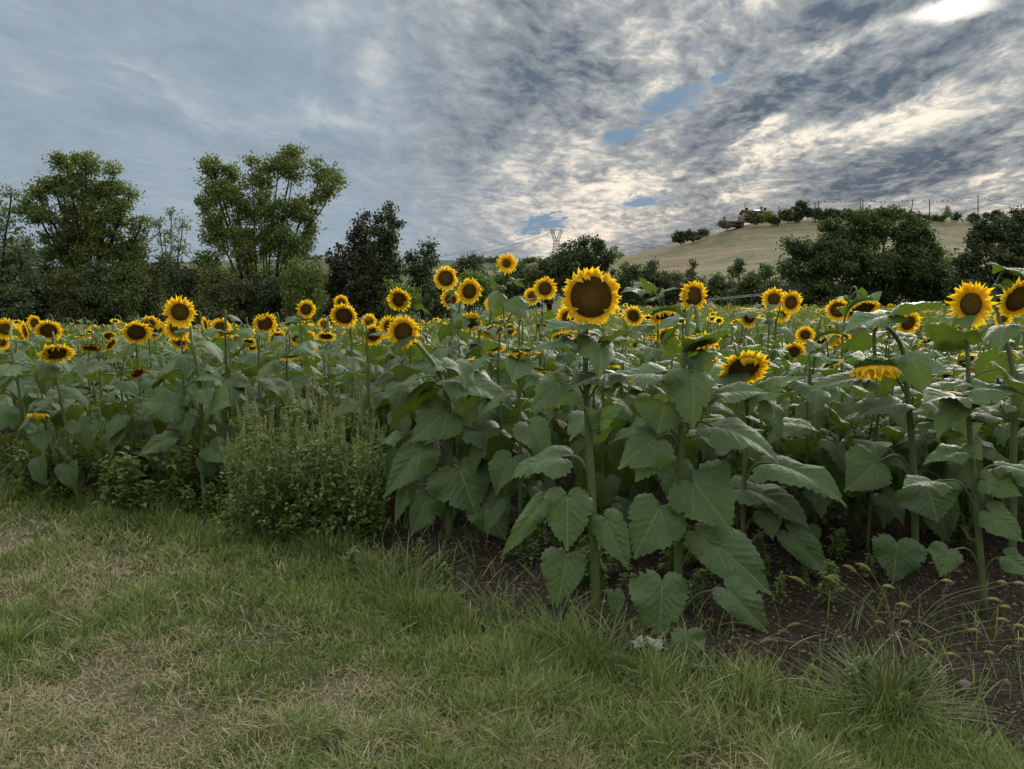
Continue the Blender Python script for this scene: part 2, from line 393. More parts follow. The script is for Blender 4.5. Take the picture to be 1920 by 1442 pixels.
def mk_ground():
    f = lambda a, b, s: np.arange(a, b, s)
    out = np.array([8, 10, 14, 20, 30, 45, 70, 110, 170, 260, 400, 700, 1200, 2200, 4000.])
    xs = np.concatenate([-out[::-1]-.0, f(-7.2, 6.4, .035), out*1.0]); ys = np.concatenate([-out[::-1], f(-6, 1.2, .4), f(1.2, 8.5, .035), f(9, 30, 1.), np.array([34, 40, 50, 65, 90, 140, 220, 350, 600, 1200, 2400, 4500.])])
    X, Y = np.meshgrid(xs, ys); Z = ground_z(X, Y)
    V = np.stack([X, Y, Z], -1).reshape(-1, 3); nx, ny = len(xs), len(ys)
    i = np.arange(ny-1)[:, None]*nx; j = np.arange(nx-1)[None]
    F4 = np.stack([i+j, i+j+1, i+nx+j+1, i+nx+j], -1).reshape(-1, 4)
    field = (V[:, 1] < 47)
    s = np.where(field, soil_amt(V[:, 0], V[:, 1]), 0.)
    dry = dryness(V[:, 0], V[:, 1])
    def g(t):
        p = geo(t); s_ = attr(t, 'soil'); d_ = attr(t, 'dry')
        n, _ = t.noise(p, 3, 5, .6); n2, _ = t.noise(p, 40, 4, .65); n3, _ = t.noise(p, 140, 3, .6)
        soil = t.mix(t.sm(n2, .3, .7), (.010, .008, .006), (.052, .040, .029)); soil = t.mix(t.m('MULTIPLY', t.sm(n3, .6, .72), .6), soil, (.14, .115, .09))
        lawn = t.mix(n2, (.04, .045, .018), (.10, .10, .045)); thatch = t.mix(n2, (.075, .062, .038), (.19, .155, .105))
        far_ = t.new('ShaderNodeSeparateXYZ'); t.l.new(p, far_.inputs[0]); lawn = t.mix(t.sm(far_.outputs[1], 40, 48), lawn, (.03, .042, .018))
        c = t.mix(t.sm(t.m('ADD', d_, t.m('MULTIPLY_ADD', n, .5, -.25)), .3, .7), lawn, thatch)
        c = t.mix(t.m('MULTIPLY', t.sm(t.m('ADD', s_, t.m('MULTIPLY_ADD', n2, .6, -.3)), .3, .7), 1.), c, soil)
        return princ(t, c, .95, .1, bump=t.m('ADD', n2, t.m('MULTIPLY', n3, .5)), bs=.8, bd=.02)
    me = mesh_np('ground', V, [F4], [mat('ground_soil_lawn', g)], attr={'soil': s, 'dry': dry}, smooth=True)
    tag(obj('ground', me), kind='structure')
def dryness(x, y):
    d = fbm(x*1.1+3, y*1.5, 21, 4); e = fbm(x*3.3, y*3.3, 31, 3)
    v = np.clip((d-.50)/.13, 0, 1)*.62 + np.clip((e-.5)/.16, 0, 1)*.35
    # strips of mown hay in the open part of the lawn, none in the long grass at the edge
    dist = np.interp(x, SX, SY)-y
    return np.clip(v*np.clip((dist-.25)/.8, 0, 1)*.85, 0, .8)
mk_ground()

# hill: ridge line in picture angles -> real heights
RIDGE = [(-2500, 520), (-600, 505), (-200, 512), (30, 505), (320, 492), (590, 484), (700, 486), (905, 489), (1000, 492), (1120, 488), (1165, 481), (1260, 458), (1340, 436), (1400, 419), (1480, 412), (1545, 407), (1640, 404), (1740, 408), (1830, 416), (1960, 425), (2300, 470), (3200, 520)]
def ridge_el(u):
    xs = np.array([(p[0]-960)/F for p in RIDGE]); el = []
    for p in RIDGE:
        d = ray(*p); el.append(d.z/d.y)
    return np.interp(u, xs, np.array(el))
def hill_d(u): return 260 + 130*np.clip((.12-u)/.1, 0, 1)
def hill_z(x, y):
    u = np.asarray(x, float)/np.asarray(y, float); D = hill_d(u); top = ridge_el(u)*D + CH
    s = np.clip((y-78)/(D-78), 0, 1)
    prof = s**1.05*(1-.35*np.sin(s*PI)*.4)
    z = top*np.where(y <= D, prof, 1-.25*np.clip((y-D)/300, 0, 1))
    return z + (fbm(x*.05, y*.05, 7)-.5)*2.5*np.sin(np.clip(s, 0, 1)*PI) - .3*(s <= 0)
def mk_hill():
    us = np.linspace(-1.3, 1.3, 300); ds = np.concatenate([np.linspace(76, 300, 75), np.linspace(308, 700, 30)])
    U, Dd = np.meshgrid(us, ds); X = U*Dd; Z = hill_z(X, Dd)
    V = np.stack([X, Dd, Z], -1).reshape(-1, 3); nx, ny = len(us), len(ds)
    i = np.arange(ny-1)[:, None]*nx; j = np.arange(nx-1)[None]
    F4 = np.stack([i+j, i+j+1, i+nx+j+1, i+nx+j], -1).reshape(-1, 4)
    def g(t):
        p = geo(t); n, _ = t.noise(p, .03, 5, .6, .6); n2, _ = t.noise(p, .5, 5, .65); n3, _ = t.noise(p, 3, 3, .6)
        mp = t.new('ShaderNodeMapping'); t.l.new(p, mp.inputs[0]); mp.inputs['Scale'].default_value = (.02, .02, .55); n4, _ = t.noise(mp.outputs[0], 1., 4, .6)
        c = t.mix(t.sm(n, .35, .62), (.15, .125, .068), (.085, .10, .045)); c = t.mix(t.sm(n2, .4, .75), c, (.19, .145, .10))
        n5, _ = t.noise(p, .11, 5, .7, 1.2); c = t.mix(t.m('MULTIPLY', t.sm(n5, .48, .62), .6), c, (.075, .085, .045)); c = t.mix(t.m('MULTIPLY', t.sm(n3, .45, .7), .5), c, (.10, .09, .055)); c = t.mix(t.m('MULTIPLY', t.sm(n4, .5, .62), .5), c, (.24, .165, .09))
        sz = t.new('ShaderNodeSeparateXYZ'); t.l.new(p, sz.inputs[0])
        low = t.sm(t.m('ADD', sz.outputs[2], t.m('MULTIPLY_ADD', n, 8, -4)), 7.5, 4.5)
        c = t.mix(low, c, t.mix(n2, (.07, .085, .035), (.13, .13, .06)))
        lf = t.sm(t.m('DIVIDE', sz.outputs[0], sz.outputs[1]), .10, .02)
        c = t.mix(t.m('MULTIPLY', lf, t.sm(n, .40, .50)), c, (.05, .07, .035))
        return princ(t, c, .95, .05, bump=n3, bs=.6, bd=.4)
    me = mesh_np('hill', V, [F4], [mat('dry_hill', g)], smooth=True); tag(obj('hill', me), kind='structure')
mk_hill()

# ------------------------------------------------------------------ trees
def leaf_cloud(cent, sig, n_per, size, tone, seed, flat=.0):
    """n leaves around each centre -> verts, faces, tone"""
    r = np.random.default_rng(seed); K = len(cent)
    c = np.repeat(cent, n_per, 0); N = len(c)
    sg = np.repeat(sig, n_per)[:, None]*np.array([1, 1, .8])
    p = c + r.normal(size=(N, 3))*sg
    a = r.normal(size=(N, 3)); a /= np.linalg.norm(a, axis=1)[:, None]
    b = np.cross(a, r.normal(size=(N, 3))); b /= np.linalg.norm(b, axis=1)[:, None]
    s = (size*r.uniform(.6, 1.35, N))[:, None]
    V = np.stack([p-a*s*.5, p+b*s*.36+a*s*.05, p+a*s*.55, p-b*s*.36], 1).reshape(-1, 3)
    T = np.repeat(np.clip(np.repeat(tone, n_per)+r.normal(size=N)*.16, 0, 1), 4)
    return V, np.arange(N*4).reshape(-1, 4), T
def tree(name, label, cat, lobes, D, kind, leaf=.17, dens=1.0, base=None, group=None, trunks=1, thick=.16, seed=1, clump=.42, stems=None, bias=0., basez=None):
    """lobes: (px, py, rx, ry) of foliage masses; D: distance"""
    r = np.random.default_rng(seed*31+5)
    k = D/F; L = []
    if name == 'bush' and D < 100 and group is None:
        x0 = min(l[0]-l[2] for l in lobes); x1 = max(l[0]+l[2] for l in lobes); lobes = list(lobes) + [((x0*3+x1)/4, 558, (x1-x0)*.36, 20), ((x0+x1*3)/4, 560, (x1-x0)*.36, 20)]
    for (px, py, rx, ry) in lobes:
        p = at(px, py, D); rd = .5*(rx+ry)*k
        L.append((np.array([p.x, D + r.uniform(-.5, .5)*rd, p.z]), rx*k, rd*.9, ry*k))
    bx = np.mean([l[0][0] for l in L]) if base is None else at(base, 600, D).x
    bz = basez if basez is not None else (float(ground_z(np.array(bx), np.array(float(D)))) if D < 76 else float(hill_z(bx, D)))
    t = thing(name, label, cat, (bx, D, bz), 0, group)
    O = np.array([bx, D, bz]); cs = []; sg = []; tn = []
    for (c, rx, ry, rz) in L:
        area = PI*rx*rz; n = max(3, int(area/(clump*clump)*1.25))
        d = r.normal(size=(n, 3)); d /= np.linalg.norm(d, axis=1)[:, None]; d *= (r.uniform(0, 1, n)**.42)[:, None]
        pc = c + d*np.array([rx, ry, rz])*.93; pc[:, 2] = np.maximum(pc[:, 2], bz+.25)
        cs.append(pc); sg.append(r.uniform(.55, 1.1, n)*clump*.62)
        tone0 = r.uniform(.25, .7)
        tn.append(np.clip(tone0 + r.normal(size=n)*.16 + bias, 0, 1))
    cs = np.concatenate(cs); sg = np.concatenate(sg); tn = np.concatenate(tn)
    npc = max(4, int(dens*64*(clump/.42)**2*(.17/leaf)**1.6))
    V, Fq, T = leaf_cloud(cs, sg, npc, leaf, tn, seed)
    obj('crown', mesh_np('crown', V-O, [Fq], [TM[kind]], attr={'tone': T}), t)
    mb = MB()
    top = max(l[0][2] for l in L)
    srt = sorted(L, key=lambda l: l[0][2])
    bases = [np.array([0, 0, 0.]) + np.array([(i-(trunks-1)/2)*thick*3.5, r.uniform(-.2, .2), 0]) for i in range(trunks)]
    for i, (c, rx, ry, rz) in enumerate(srt):
        cc = c-O; b = bases[int(np.argmin([abs(cc[0]-q[0]*3) for q in bases]))] if trunks > 1 else bases[0]
        rad = thick*(.55 if trunks > 1 else .6)*(.6+.4*(cc[2]/max(1, top-bz)))
        m1 = b + (cc-b)*.35; m1[0] = b[0] + (cc[0]-b[0])*.18; m2 = b+(cc-b)*.7; m2[0] = b[0]+(cc[0]-b[0])*.55
        end = cc + np.array([0, 0, rz*.6])
        pts = spline([b-np.array([0, 0, .3]), m1, m2, cc, end], 12)
        mb.tube(pts, np.linspace(rad, .02, len(pts)), 6)
        for q in range(max(2, int(rx/.5))):                                # twigs
            s0 = pts[int(r.integers(len(pts)//2, len(pts)-1))]; e = cc + r.uniform(-1, 1, 3)*np.array([rx, ry, rz])*.8
            if e[2] > .3: mb.tube([s0, (s0+e)/2+np.array([0, 0, .1]), e], [rad*.3, rad*.2, .012], 4, cap=False)
    mb.tube(spline([bases[0]-np.array([0, 0, .4]), bases[0]+np.array([.05, 0, (top-bz)*.3])], 5), [thick*1.15, thick*1.05, thick, thick*.9, thick*.85, thick*.8][:len(spline([bases[0]-np.array([0, 0, .4]), bases[0]+np.array([.05, 0, (top-bz)*.3])], 5))], 8)
    obj('trunk', mb.mesh('trunk', [M_BARK], smooth=True), t)
    return t
TR = [
 ('poplar_tree', 'pale grey-green slender poplar cut by the left edge of the photo', 'tree', [(-10,400,40,50),(22,360,14,16),(12,470,32,50),(48,470,20,25),(10,545,70,55),(-60,480,50,80)], 42, 'pale', dict(leaf=.16, dens=.6, base=-5)),
 ('poplar_tree', 'big bushy poplar, leftmost of the two tallest trees', 'tree', [(125,303,26,18),(165,312,30,22),(213,322,10,20),(105,345,30,22),(150,355,52,32),(205,362,32,26),(245,360,16,13),(72,358,22,14),(80,400,35,35),(140,420,52,45),(205,410,38,40),(235,385,22,16),(110,470,55,40),(185,470,60,45),(235,455,32,28),(262,420,18,16),(262,500,30,45),(120,540,80,50),(200,545,85,50)], 46, 'poplar', dict(leaf=.145, base=175, thick=.22, trunks=1, dens=1.25)),
 ('young_tree', 'thin airy young tree between the two big poplars', 'tree', [(318,405,14,14),(340,420,14,20),(302,425,14,22),(312,455,22,26),(338,465,16,22),(322,510,26,26)], 48, 'pale', dict(leaf=.15, dens=.32, base=322, thick=.09, clump=.36)),
 ('poplar_tree', 'tall many-stemmed poplar with an open right limb, right of the thin young tree', 'tree', [(388,302,14,10),(405,315,26,20),(430,325,16,22),(470,305,14,14),(545,288,26,14),(520,305,24,22),(482,335,28,34),(550,325,26,26),(600,318,24,22),(625,345,20,18),(605,365,26,22),(400,355,30,28),(440,380,45,42),(500,400,46,40),(560,400,34,34),(385,390,18,24),(410,440,42,40),(470,460,60,42),(540,455,48,42),(578,440,16,26),(400,520,45,50),(480,540,70,55),(560,540,40,55)], 46, 'poplar', dict(leaf=.145, base=490, thick=.13, trunks=4, dens=1.1)),
 ('pine_tree', 'dark brownish pine, leftmost of the dark conifers right of the poplars', 'tree', [(634,468,10,10),(628,483,20,12),(640,500,30,14),(622,515,30,13),(636,530,40,16),(620,545,38,14),(640,556,44,17),(632,580,50,22),(640,605,54,20)], 50, 'pine', dict(leaf=.2, base=636, thick=.2, clump=.36)),
 ('pine_tree', 'dark pine with spiky side branches, left of the narrow dark poplar', 'tree', [(684,404,8,10),(676,420,16,12),(688,432,20,12),(666,444,22,12),(684,458,32,16),(668,480,36,18),(690,495,38,20),(672,515,44,22),(690,540,48,24),(680,570,54,26),(684,600,56,24)], 49, 'pine', dict(leaf=.18, base=682, thick=.2, clump=.34, bias=.15)),
 ('poplar_tree', 'narrow dark columnar poplar with a pointed feathery top', 'tree', [(734,390,7,12),(728,402,12,14),(715,408,12,14),(738,420,12,18),(706,428,12,14),(722,440,24,20),(735,462,18,24),(712,474,30,24),(730,500,28,30),(716,530,38,34),(722,575,44,40)], 48, 'dark', dict(leaf=.17, base=724, thick=.18, clump=.34)),
 ('broadleaf_tree', 'dark rounded tree in the gap right of the narrow dark poplar', 'tree', [(802,462,14,10),(795,478,18,14),(772,482,12,14),(810,492,14,16),(785,505,30,22),(800,530,30,26),(778,560,40,34)], 50, 'dark', dict(leaf=.18, base=790, thick=.18, clump=.36)),
 ('broadleaf_tree', 'small dark feathery tree behind the tall pair of sunflower heads', 'tree', [(880,484,16,8),(868,496,18,12),(892,498,18,12),(880,518,30,18)], 58, 'dark', dict(leaf=.18, base=880, thick=.14, clump=.36)),
 ('bush', 'yellow-green bush left of the sunflower on its long thin stem', 'bush', [(890,520,24,16),(915,535,26,18),(880,550,40,24)], 52, 'lime', dict(leaf=.17, base=890, thick=.08, clump=.4)),
 ('oak_tree', 'round-topped dark oak right of the pylon', 'tree', [(1095,456,18,11),(1122,462,22,14),(1070,468,22,14),(1145,478,16,14),(1105,482,40,18),(1055,488,22,16),(1130,500,30,18),(1080,510,50,26)], 70, 'oak', dict(leaf=.22, base=1100, thick=.3, clump=.5)),
 ('oak_tree', 'low spreading oak below the pylon, left of the round-topped oak', 'tree', [(1040,486,18,10),(1020,497,22,12),(1050,508,32,16),(1010,515,30,18),(1035,538,50,26)], 72, 'olive', dict(leaf=.22, base=1030, thick=.25, clump=.5)),
 ('bush', 'grey-green thicket behind the sunflower on its long thin stem', 'bush', [(940,508,20,10),(965,503,25,10),(985,515,25,16),(950,530,40,22),(985,550,50,26)], 74, 'oak', dict(leaf=.22, base=960, thick=.12, clump=.5)),
 ('bush', 'dark hedge bush right behind the giant sunflower head', 'bush', [(1185,505,20,12),(1175,525,30,20),(1160,545,30,20)], 74, 'oak', dict(leaf=.22, base=1175, thick=.12, clump=.5)),
 ('bush', 'dark hedge bush with a peaked top at the foot of the dry hill', 'bush', [(1222,497,12,9),(1212,512,22,14),(1232,530,32,18),(1225,548,40,14)], 76.5, 'dark', dict(leaf=.22, base=1225, thick=.12, clump=.46)),
 ('bush', 'slim pointed bush standing over the hedge, above the tilted pair of sunflowers', 'bush', [(1301,494,7,9),(1300,510,11,12),(1298,530,22,16)], 80, 'dark', dict(leaf=.2, base=1300, thick=.1, clump=.36)),
 ('bush', 'low loose hedge bush between the peaked bush and the slim pointed bush', 'bush', [(1262,520,26,12),(1270,540,34,14),(1255,530,20,12)], 78, 'olive', dict(leaf=.22, base=1265, thick=.1, clump=.46)),
 ('bush', 'lone round dark bush on the lower slope of the dry hill', 'bush', [(1386,492,9,8),(1384,502,15,10),(1380,512,14,8)], 110, 'dark', dict(leaf=.3, base=1384, thick=.12, clump=.5)),
 ('bush', 'low olive bush below the lone round bush', 'bush', [(1345,525,26,12),(1370,538,30,14),(1330,545,26,10)], 82, 'olive', dict(leaf=.24, base=1350, thick=.1, clump=.5)),
 ('bush', 'low green bush at the left foot of the big oak', 'bush', [(1415,520,22,14),(1440,510,18,16),(1430,538,34,18),(1395,540,22,14)], 70, 'oak', dict(leaf=.22, base=1425, thick=.1, clump=.46)),
 ('oak_tree', 'big spreading dark oak in front of the hill', 'tree', [(1598,412,24,16),(1630,405,26,14),(1668,405,28,14),(1705,418,26,18),(1560,425,26,16),(1580,448,40,26),(1640,438,50,30),(1700,450,42,30),(1735,445,14,14),(1490,465,24,16),(1520,468,28,20),(1548,470,34,26),(1480,500,24,22),(1530,510,50,34),(1610,495,70,38),(1690,500,60,38),(1740,490,24,28),(1560,550,80,34),(1660,550,90,36),(1500,545,40,26),(1745,535,40,34)], 58, 'oak', dict(leaf=.19, base=1630, thick=.22, trunks=2, clump=.46, dens=1.8)),
 ('bush', 'brighter green bush filling the gap right of the big oak', 'bush', [(1762,480,18,14),(1775,500,24,18),(1790,525,28,22),(1770,550,34,24)], 62, 'lime', dict(leaf=.2, base=1772, thick=.12, clump=.44, bias=-.25)),
 ('broadleaf_tree', 'dark brownish tree at the right edge of the photo', 'tree', [(1905,405,16,12),(1880,415,22,12),(1845,422,16,12),(1925,420,20,20),(1860,440,34,22),(1900,450,40,30),(1835,460,26,24),(1870,490,50,32),(1920,490,40,40),(1820,500,24,28),(1850,540,60,36),(1930,545,50,36),(1800,540,24,26)], 54, 'dark', dict(leaf=.2, base=1880, thick=.18, trunks=2, clump=.44, bias=.1, dens=1.7)),
]
for i, (n, lab, cat, lobes, D, kind, kw) in enumerate(TR): tree(n, lab, cat, lobes, D, kind, seed=i+1, **kw)
# undergrowth along the foot of the left trees
UG = [(-40,555,60,50,'olive','olive undergrowth bush at the far left edge under the pale poplar'),(60,575,55,34,'dark','dark low bush at the left foot of the big bushy poplar'),(135,570,60,36,'olive','olive brown bush under the left half of the big bushy poplar'),
 (215,560,55,44,'oak','dark green bush under the right half of the big bushy poplar'),(285,555,45,48,'olive','olive bush below the thin airy young tree'),(350,560,45,46,'dark','shadowy bush left of the many-stemmed poplar'),
 (420,570,55,40,'olive','olive bush under the left stems of the many-stemmed poplar'),(500,575,55,36,'dark','dark bush under the right stems of the many-stemmed poplar'),(570,560,42,48,'poplar','leafy green bush left of the dark pines'),
 (755,575,34,30,'lime','light green sapling bush right of the narrow dark poplar'),(830,570,40,28,'dark','dark bush behind the highest sunflower pair'),(1465,560,40,20,'dark','dark bush at the foot of the big oak, behind the pair of bright heads'),(30,495,40,22,'oak','green bush seen through the gap left of the big bushy poplar')]
for i, (px, py, rx, ry, kd, lab) in enumerate(UG):
    tree('bush', lab, 'bush', [(px-rx*.4, py-ry*.9, rx*.55, ry*.8), (px+rx*.4, py-ry*.7, rx*.55, ry*.9), (px, py, rx, ry*.95), (px, py+ry*.5+8, rx*.9, ry*.6), (px, 618, rx*.9, 18)], [43.5, 44.5, 43, 44, 47, 45, 43.5, 44, 43, 46, 48, 54, 60][i], kd, leaf=.135, base=px, thick=.07, seed=60+i, clump=.42, dens=.8, group='bushes along the far edge of the field')
# bushes on the ridge: px, py centre, rx, ry
RB = [(1548,404,20,7,'olive','low olive scrub right of the first thin ridge poles'),(1610,402,22,7,'olive','low scrub at the foot of the close pair of ridge poles'),(1690,403,22,8,'dark','dark scrub between the oak top and the leaning pole'),(1735,408,16,5,'olive','ridge scrub at the foot of the upright pole'),(1490,405,18,8,'oak','green scrub below the tallest round skyline tree'),(1320,434,12,6,'olive','small bush right of the wide dark bush on the hill skyline'),(1866,402,20,9,'dark','dark scrub right of the tallest ridge pole'),(1272,444,12,10,'dark','dark bush, left of the pair low on the hill skyline'),(1296,440,20,9,'dark','wide dark bush, right of the pair low on the hill skyline'),(1358,421,12,6,'olive','low scrub in front of the long low outbuilding'),(1412,408,18,9,'dark','dark bush hiding the lower wall of the hilltop house'),
 (1438,406,15,9,'lime','bright yellow-green bush at the right half of the hilltop house'),(1452,411,10,8,'dark','small dark bush at the right corner of the hilltop house'),(1475,400,14,11,'olive','scraggly bush right of the hilltop house'),(1503,390,16,14,'dark','tallest round dark tree on the hill skyline'),
 (1530,398,18,9,'oak','ridge bush right of the tallest skyline tree'),(1558,398,18,8,'oak','low ridge bush under the paired poles'),(1585,400,20,9,'dark','dark ridge bush left of the oak top'),(1716,406,14,6,'olive','low ridge bush under the leaning pole'),
 (1776,398,9,13,'pale','bare thin sapling on the ridge between the last poles'),(1793,405,7,7,'dark','small dark shrub beside the thin ridge sapling'),(1757,408,14,5,'olive','low tuft of scrub left of the thin ridge sapling'),(1826,408,12,8,'olive','scrub round the foot of the tall right pole'),(1654,398,24,8,'oak','dark ridge bush behind the oak top')]
for i, (px, py, rx, ry, kd, lab) in enumerate(RB):
    D = 248 if px < 1460 else 252
    b = at(px, py+ry, D).z
    tree('bush', lab, 'bush', [(px-rx*.5, py+ry*.2, rx*.6, ry*.6), (px+rx*.5, py+ry*.3, rx*.6, ry*.55), (px-rx*.1, py-ry*.35, rx*.4, ry*.6), (px+rx*.3, py-ry*.1, rx*.3, ry*.7), (px, py+ry*.7, rx*1.1, ry*.45)], D, kd, leaf=.55, base=px, thick=.12, seed=90+i, clump=.8, dens=.35 if kd == 'pale' else 1.1, group='bushes along the hill ridge', basez=b-.5)
for i, px in enumerate(range(0, 1160, 52)):      # tree line far off on the left skyline
    rr = random.Random(i); py = np.interp(px, [p[0] for p in RIDGE], [p[1] for p in RIDGE])
    if px < 560 or px > 620 and px < 880: continue
    tree('bush', 'tiny distant tree on the low skyline left of the dry hill', 'tree', [(px+rr.uniform(-8, 8), py-1, 16, rr.uniform(4, 7)), (px+20, py-1, 14, 4)], 380, 'oak', leaf=.9, thick=.2, seed=130+i, clump=1.4, dens=1.4, group='distant trees on the low skyline', basez=at(px, py+4, 380).z)
# ------------------------------------------------------------------ hilltop house, outbuilding, poles, cables, pylon
M_WALL = mat('plaster_wall', lambda t: princ(t, t.mix(t.noise(geo(t), 1.5, 4)[0], (.15, .125, .085), (.26, .22, .15)), .9, .1))
M_ROOF = mat('roof_tiles', lambda t: princ(t, t.mix(t.noise(geo(t), 3, 4)[0], (.035, .024, .022), (.075, .048, .042)), .85, .1))
M_DARK = mat('dark_opening', lambda t: princ(t, (.02, .02, .022), .3, .5))
M_PANEL = mat('pale_skylight', lambda t: princ(t, (.75, .75, .75), .3, .5))
M_WOOD = mat('weathered_pole', lambda t: princ(t, t.mix(t.noise(geo(t), 3, 3)[0], (.045, .036, .03), (.08, .065, .05)), .9, .1))
M_STEEL = mat('galvanised_steel', lambda t: princ(t, t.mix(t.noise(geo(t), 2, 3)[0], (.10, .09, .085), (.17, .15, .14)), .6, .4))
M_CABLE = mat('cable_black', lambda t: princ(t, (.04, .04, .045), .6, .3))
M_BIRD = mat('bird_feathers', lambda t: princ(t, (.02, .018, .02), .8, .2))
def house(label, cat, name, x0, x1, ytop, yeave, ybase, D, dep, chim, opens, extra=None):
    a = at(x0, yeave, D); b = at(x1, yeave, D); W = b.x-a.x; zt = at(960, ytop, D).z; ze = a.z; zb = at(960, ybase, D).z
    t = thing(name, label, cat, (a.x, D, zb), 0); h = ze-zb; rt = zt-zb
    m = MB(); m.box(0, 0, 0, W, dep, h)
    m.add([(0, 0, h), (0, dep, h), (0, dep/2, rt-.15), (W, 0, h), (W, dep, h), (W, dep/2, rt-.15)], (), [(0, 2, 1), (3, 4, 5)])
    obj('wall', m.mesh('wall', [M_WALL]), t)
    m = MB(); o = .5; th = .18
    for s in (0, 1):
        y0 = -o if s == 0 else dep+o; zz = h-.1
        V = [(-o, y0, zz), (W+o, y0, zz), (W+o, dep/2, rt), (-o, dep/2, rt)]; V += [(x, y, z-th) for x, y, z in V]
        m.add(V, [(0, 1, 2, 3), (7, 6, 5, 4), (0, 4, 5, 1), (3, 2, 6, 7), (0, 3, 7, 4), (1, 5, 6, 2)])
    rf = obj('roof', m.mesh('roof', [M_ROOF]), t)
    for (cx, ch) in chim:
        m = MB(); X = W*cx; m.box(X-.35, dep/2-.9, rt-.7, X+.35, dep/2-.2, rt+ch); m.box(X-.45, dep/2-1., rt+ch, X+.45, dep/2-.1, rt+ch+.15)
        obj('chimney', m.mesh('chimney', [M_WALL if ch > .6 else M_ROOF]), rf)
    for (cx, z0, w_, h_) in opens:
        m = MB(); m.box(W*cx-w_/2, -.03, z0, W*cx+w_/2, .12, z0+h_); wn = obj('window', m.mesh('window', [M_DARK]), t)
        m = MB(); m.box(W*cx-w_/2-.1, -.12, z0-.12, W*cx+w_/2+.1, .1, z0-.003); obj('sill', m.mesh('sill', [M_WALL]), wn)
    return t, rf, W, h, rt
t, rf, W, h, rt = house('two storey farmhouse with brown tiled roof on top of the dry hill', 'house', 'farmhouse', 1400, 1448, 390.5, 397, 414, 262, 7, [(.1, .35), (.68, .7), (.83, .35)], [(.33, 1.6, .9, 1.1), (.55, 1.6, .9, 1.1), (.8, 1.6, .9, 1.1)])
m = MB(); s = (rt-h+.1)/(3.5+.5)
x0, x1 = W*.36, W*.62; y0, y1 = 1.0, 2.1
zz = lambda y: h-.1+(y+.5)*s+.05
m.add([(x0, y0, zz(y0)), (x1, y0, zz(y0)), (x1, y1, zz(y1)), (x0, y1, zz(y1)), (x0, y0, zz(y0)+.12), (x1, y0, zz(y0)+.12), (x1, y1, zz(y1)+.12), (x0, y1, zz(y1)+.12)], [(4, 5, 6, 7), (0, 1, 5, 4), (1, 2, 6, 5), (2, 3, 7, 6), (3, 0, 4, 7)])
obj('skylight', m.mesh('skylight', [M_PANEL]), rf)
m = MB(); m.tube([(.35, 3.2, rt-.3), (.35, 3.2, rt+2.6)], .05, 5); m.tube([(-.2, 3.2, rt+2.4), (1.1, 3.2, rt+2.4)], .04, 4)
for q in (0, .4, .8): m.tube([(q, 2.9, rt+2.4), (q, 3.5, rt+2.4)], .03, 4)
m.tube([(.35, 3.05, rt+1.1), (.3, 2.95, rt+1.15)], [.28, .3], 8); obj('antenna', m.mesh('antenna', [M_STEEL]), rf)
house('long low outbuilding with a dark roof left of the hilltop farmhouse', 'outbuilding', 'outbuilding', 1356, 1395, 411, 416, 424, 255, 5, [(.12, .9), (.85, .9)], [(.3, .3, 1.6, .7), (.7, .3, 1.6, .7)])
POLES = [(1461,386,404,0,'short pole between the farmhouse and the skyline trees'),(1528,379,412,0,'thin pole left of the pair, standing before the ridge scrub'),(1535,376,400,0,'thin pole just right of the one before the ridge scrub'),(1613,372,402,0,'left pole of the close pair on the ridge'),(1618,374,402,0,'right pole of the close pair on the ridge'),
 (1712,374,402,-5,'leaning wooden pole on the ridge'),(1743,373,420,0,'upright pole right of the leaning one'),(1834,366,414,0,'tallest pole, alone toward the right of the ridge'),(1915,384,402,0,'pole at the right edge of the photo on the ridge')]
PT = []
for (px, y0, y1, lean, lab) in POLES:
    D = 246; a = at(px+lean, y1+6, D); b = at(px, y0, D); PT.append(b)
    t = thing('utility_pole', lab, 'pole', a, 0, 'poles along the hill ridge')
    m = MB(); m.tube([(0, 0, 0), tuple(b-a)], [.19, .13], 7); obj('shaft', m.mesh('shaft', [M_WOOD], smooth=True), t)
    m = MB(); d = b-a; m.box(d.x-.28, d.y-.09, d.z-.45, d.x+.28, d.y+.09, d.z-.33); obj('insulator', m.mesh('insulator', [M_STEEL]), t)
def cable(a, b, sag, rad, label, group=None):
    a = Vector(a); b = Vector(b); o = a
    pts = [(a.lerp(b, k/16) - Vector((0, 0, sag*4*(k/16)*(1-k/16)))) for k in range(17)]
    m = MB(); m.tube([p-o for p in pts], rad, 5); e = obj('cable', m.mesh('cable', [M_CABLE]), loc=o)
    tag(e, label, 'cable', group); return pts
spans = [(2, 3, .8, 'cable between the thin poles and the close pair'), (4, 5, .7, 'cable from the close pair to the leaning pole'), (5, 7, 1.1, 'cable from the leaning pole up to the tallest pole'), (7, 8, .8, 'cable from the tallest pole to the right edge pole')]
mb = MB()                                                   # one small perched bird: body, head, tail
mb.tube(spline([(0, -.22, -.12), (0, -.1, .02), (0, .05, .12), (0, .14, .2), (0, .2, .22)], 10), None or np.interp(np.linspace(0, 1, len(spline([(0, -.22, -.12), (0, -.1, .02), (0, .05, .12), (0, .14, .2), (0, .2, .22)], 10))), [0, .25, .55, .75, .88, 1], [.02, .05, .1, .06, .065, .01]), 8)
bird_me = mb.mesh('bird', [M_BIRD], smooth=True)
first = True
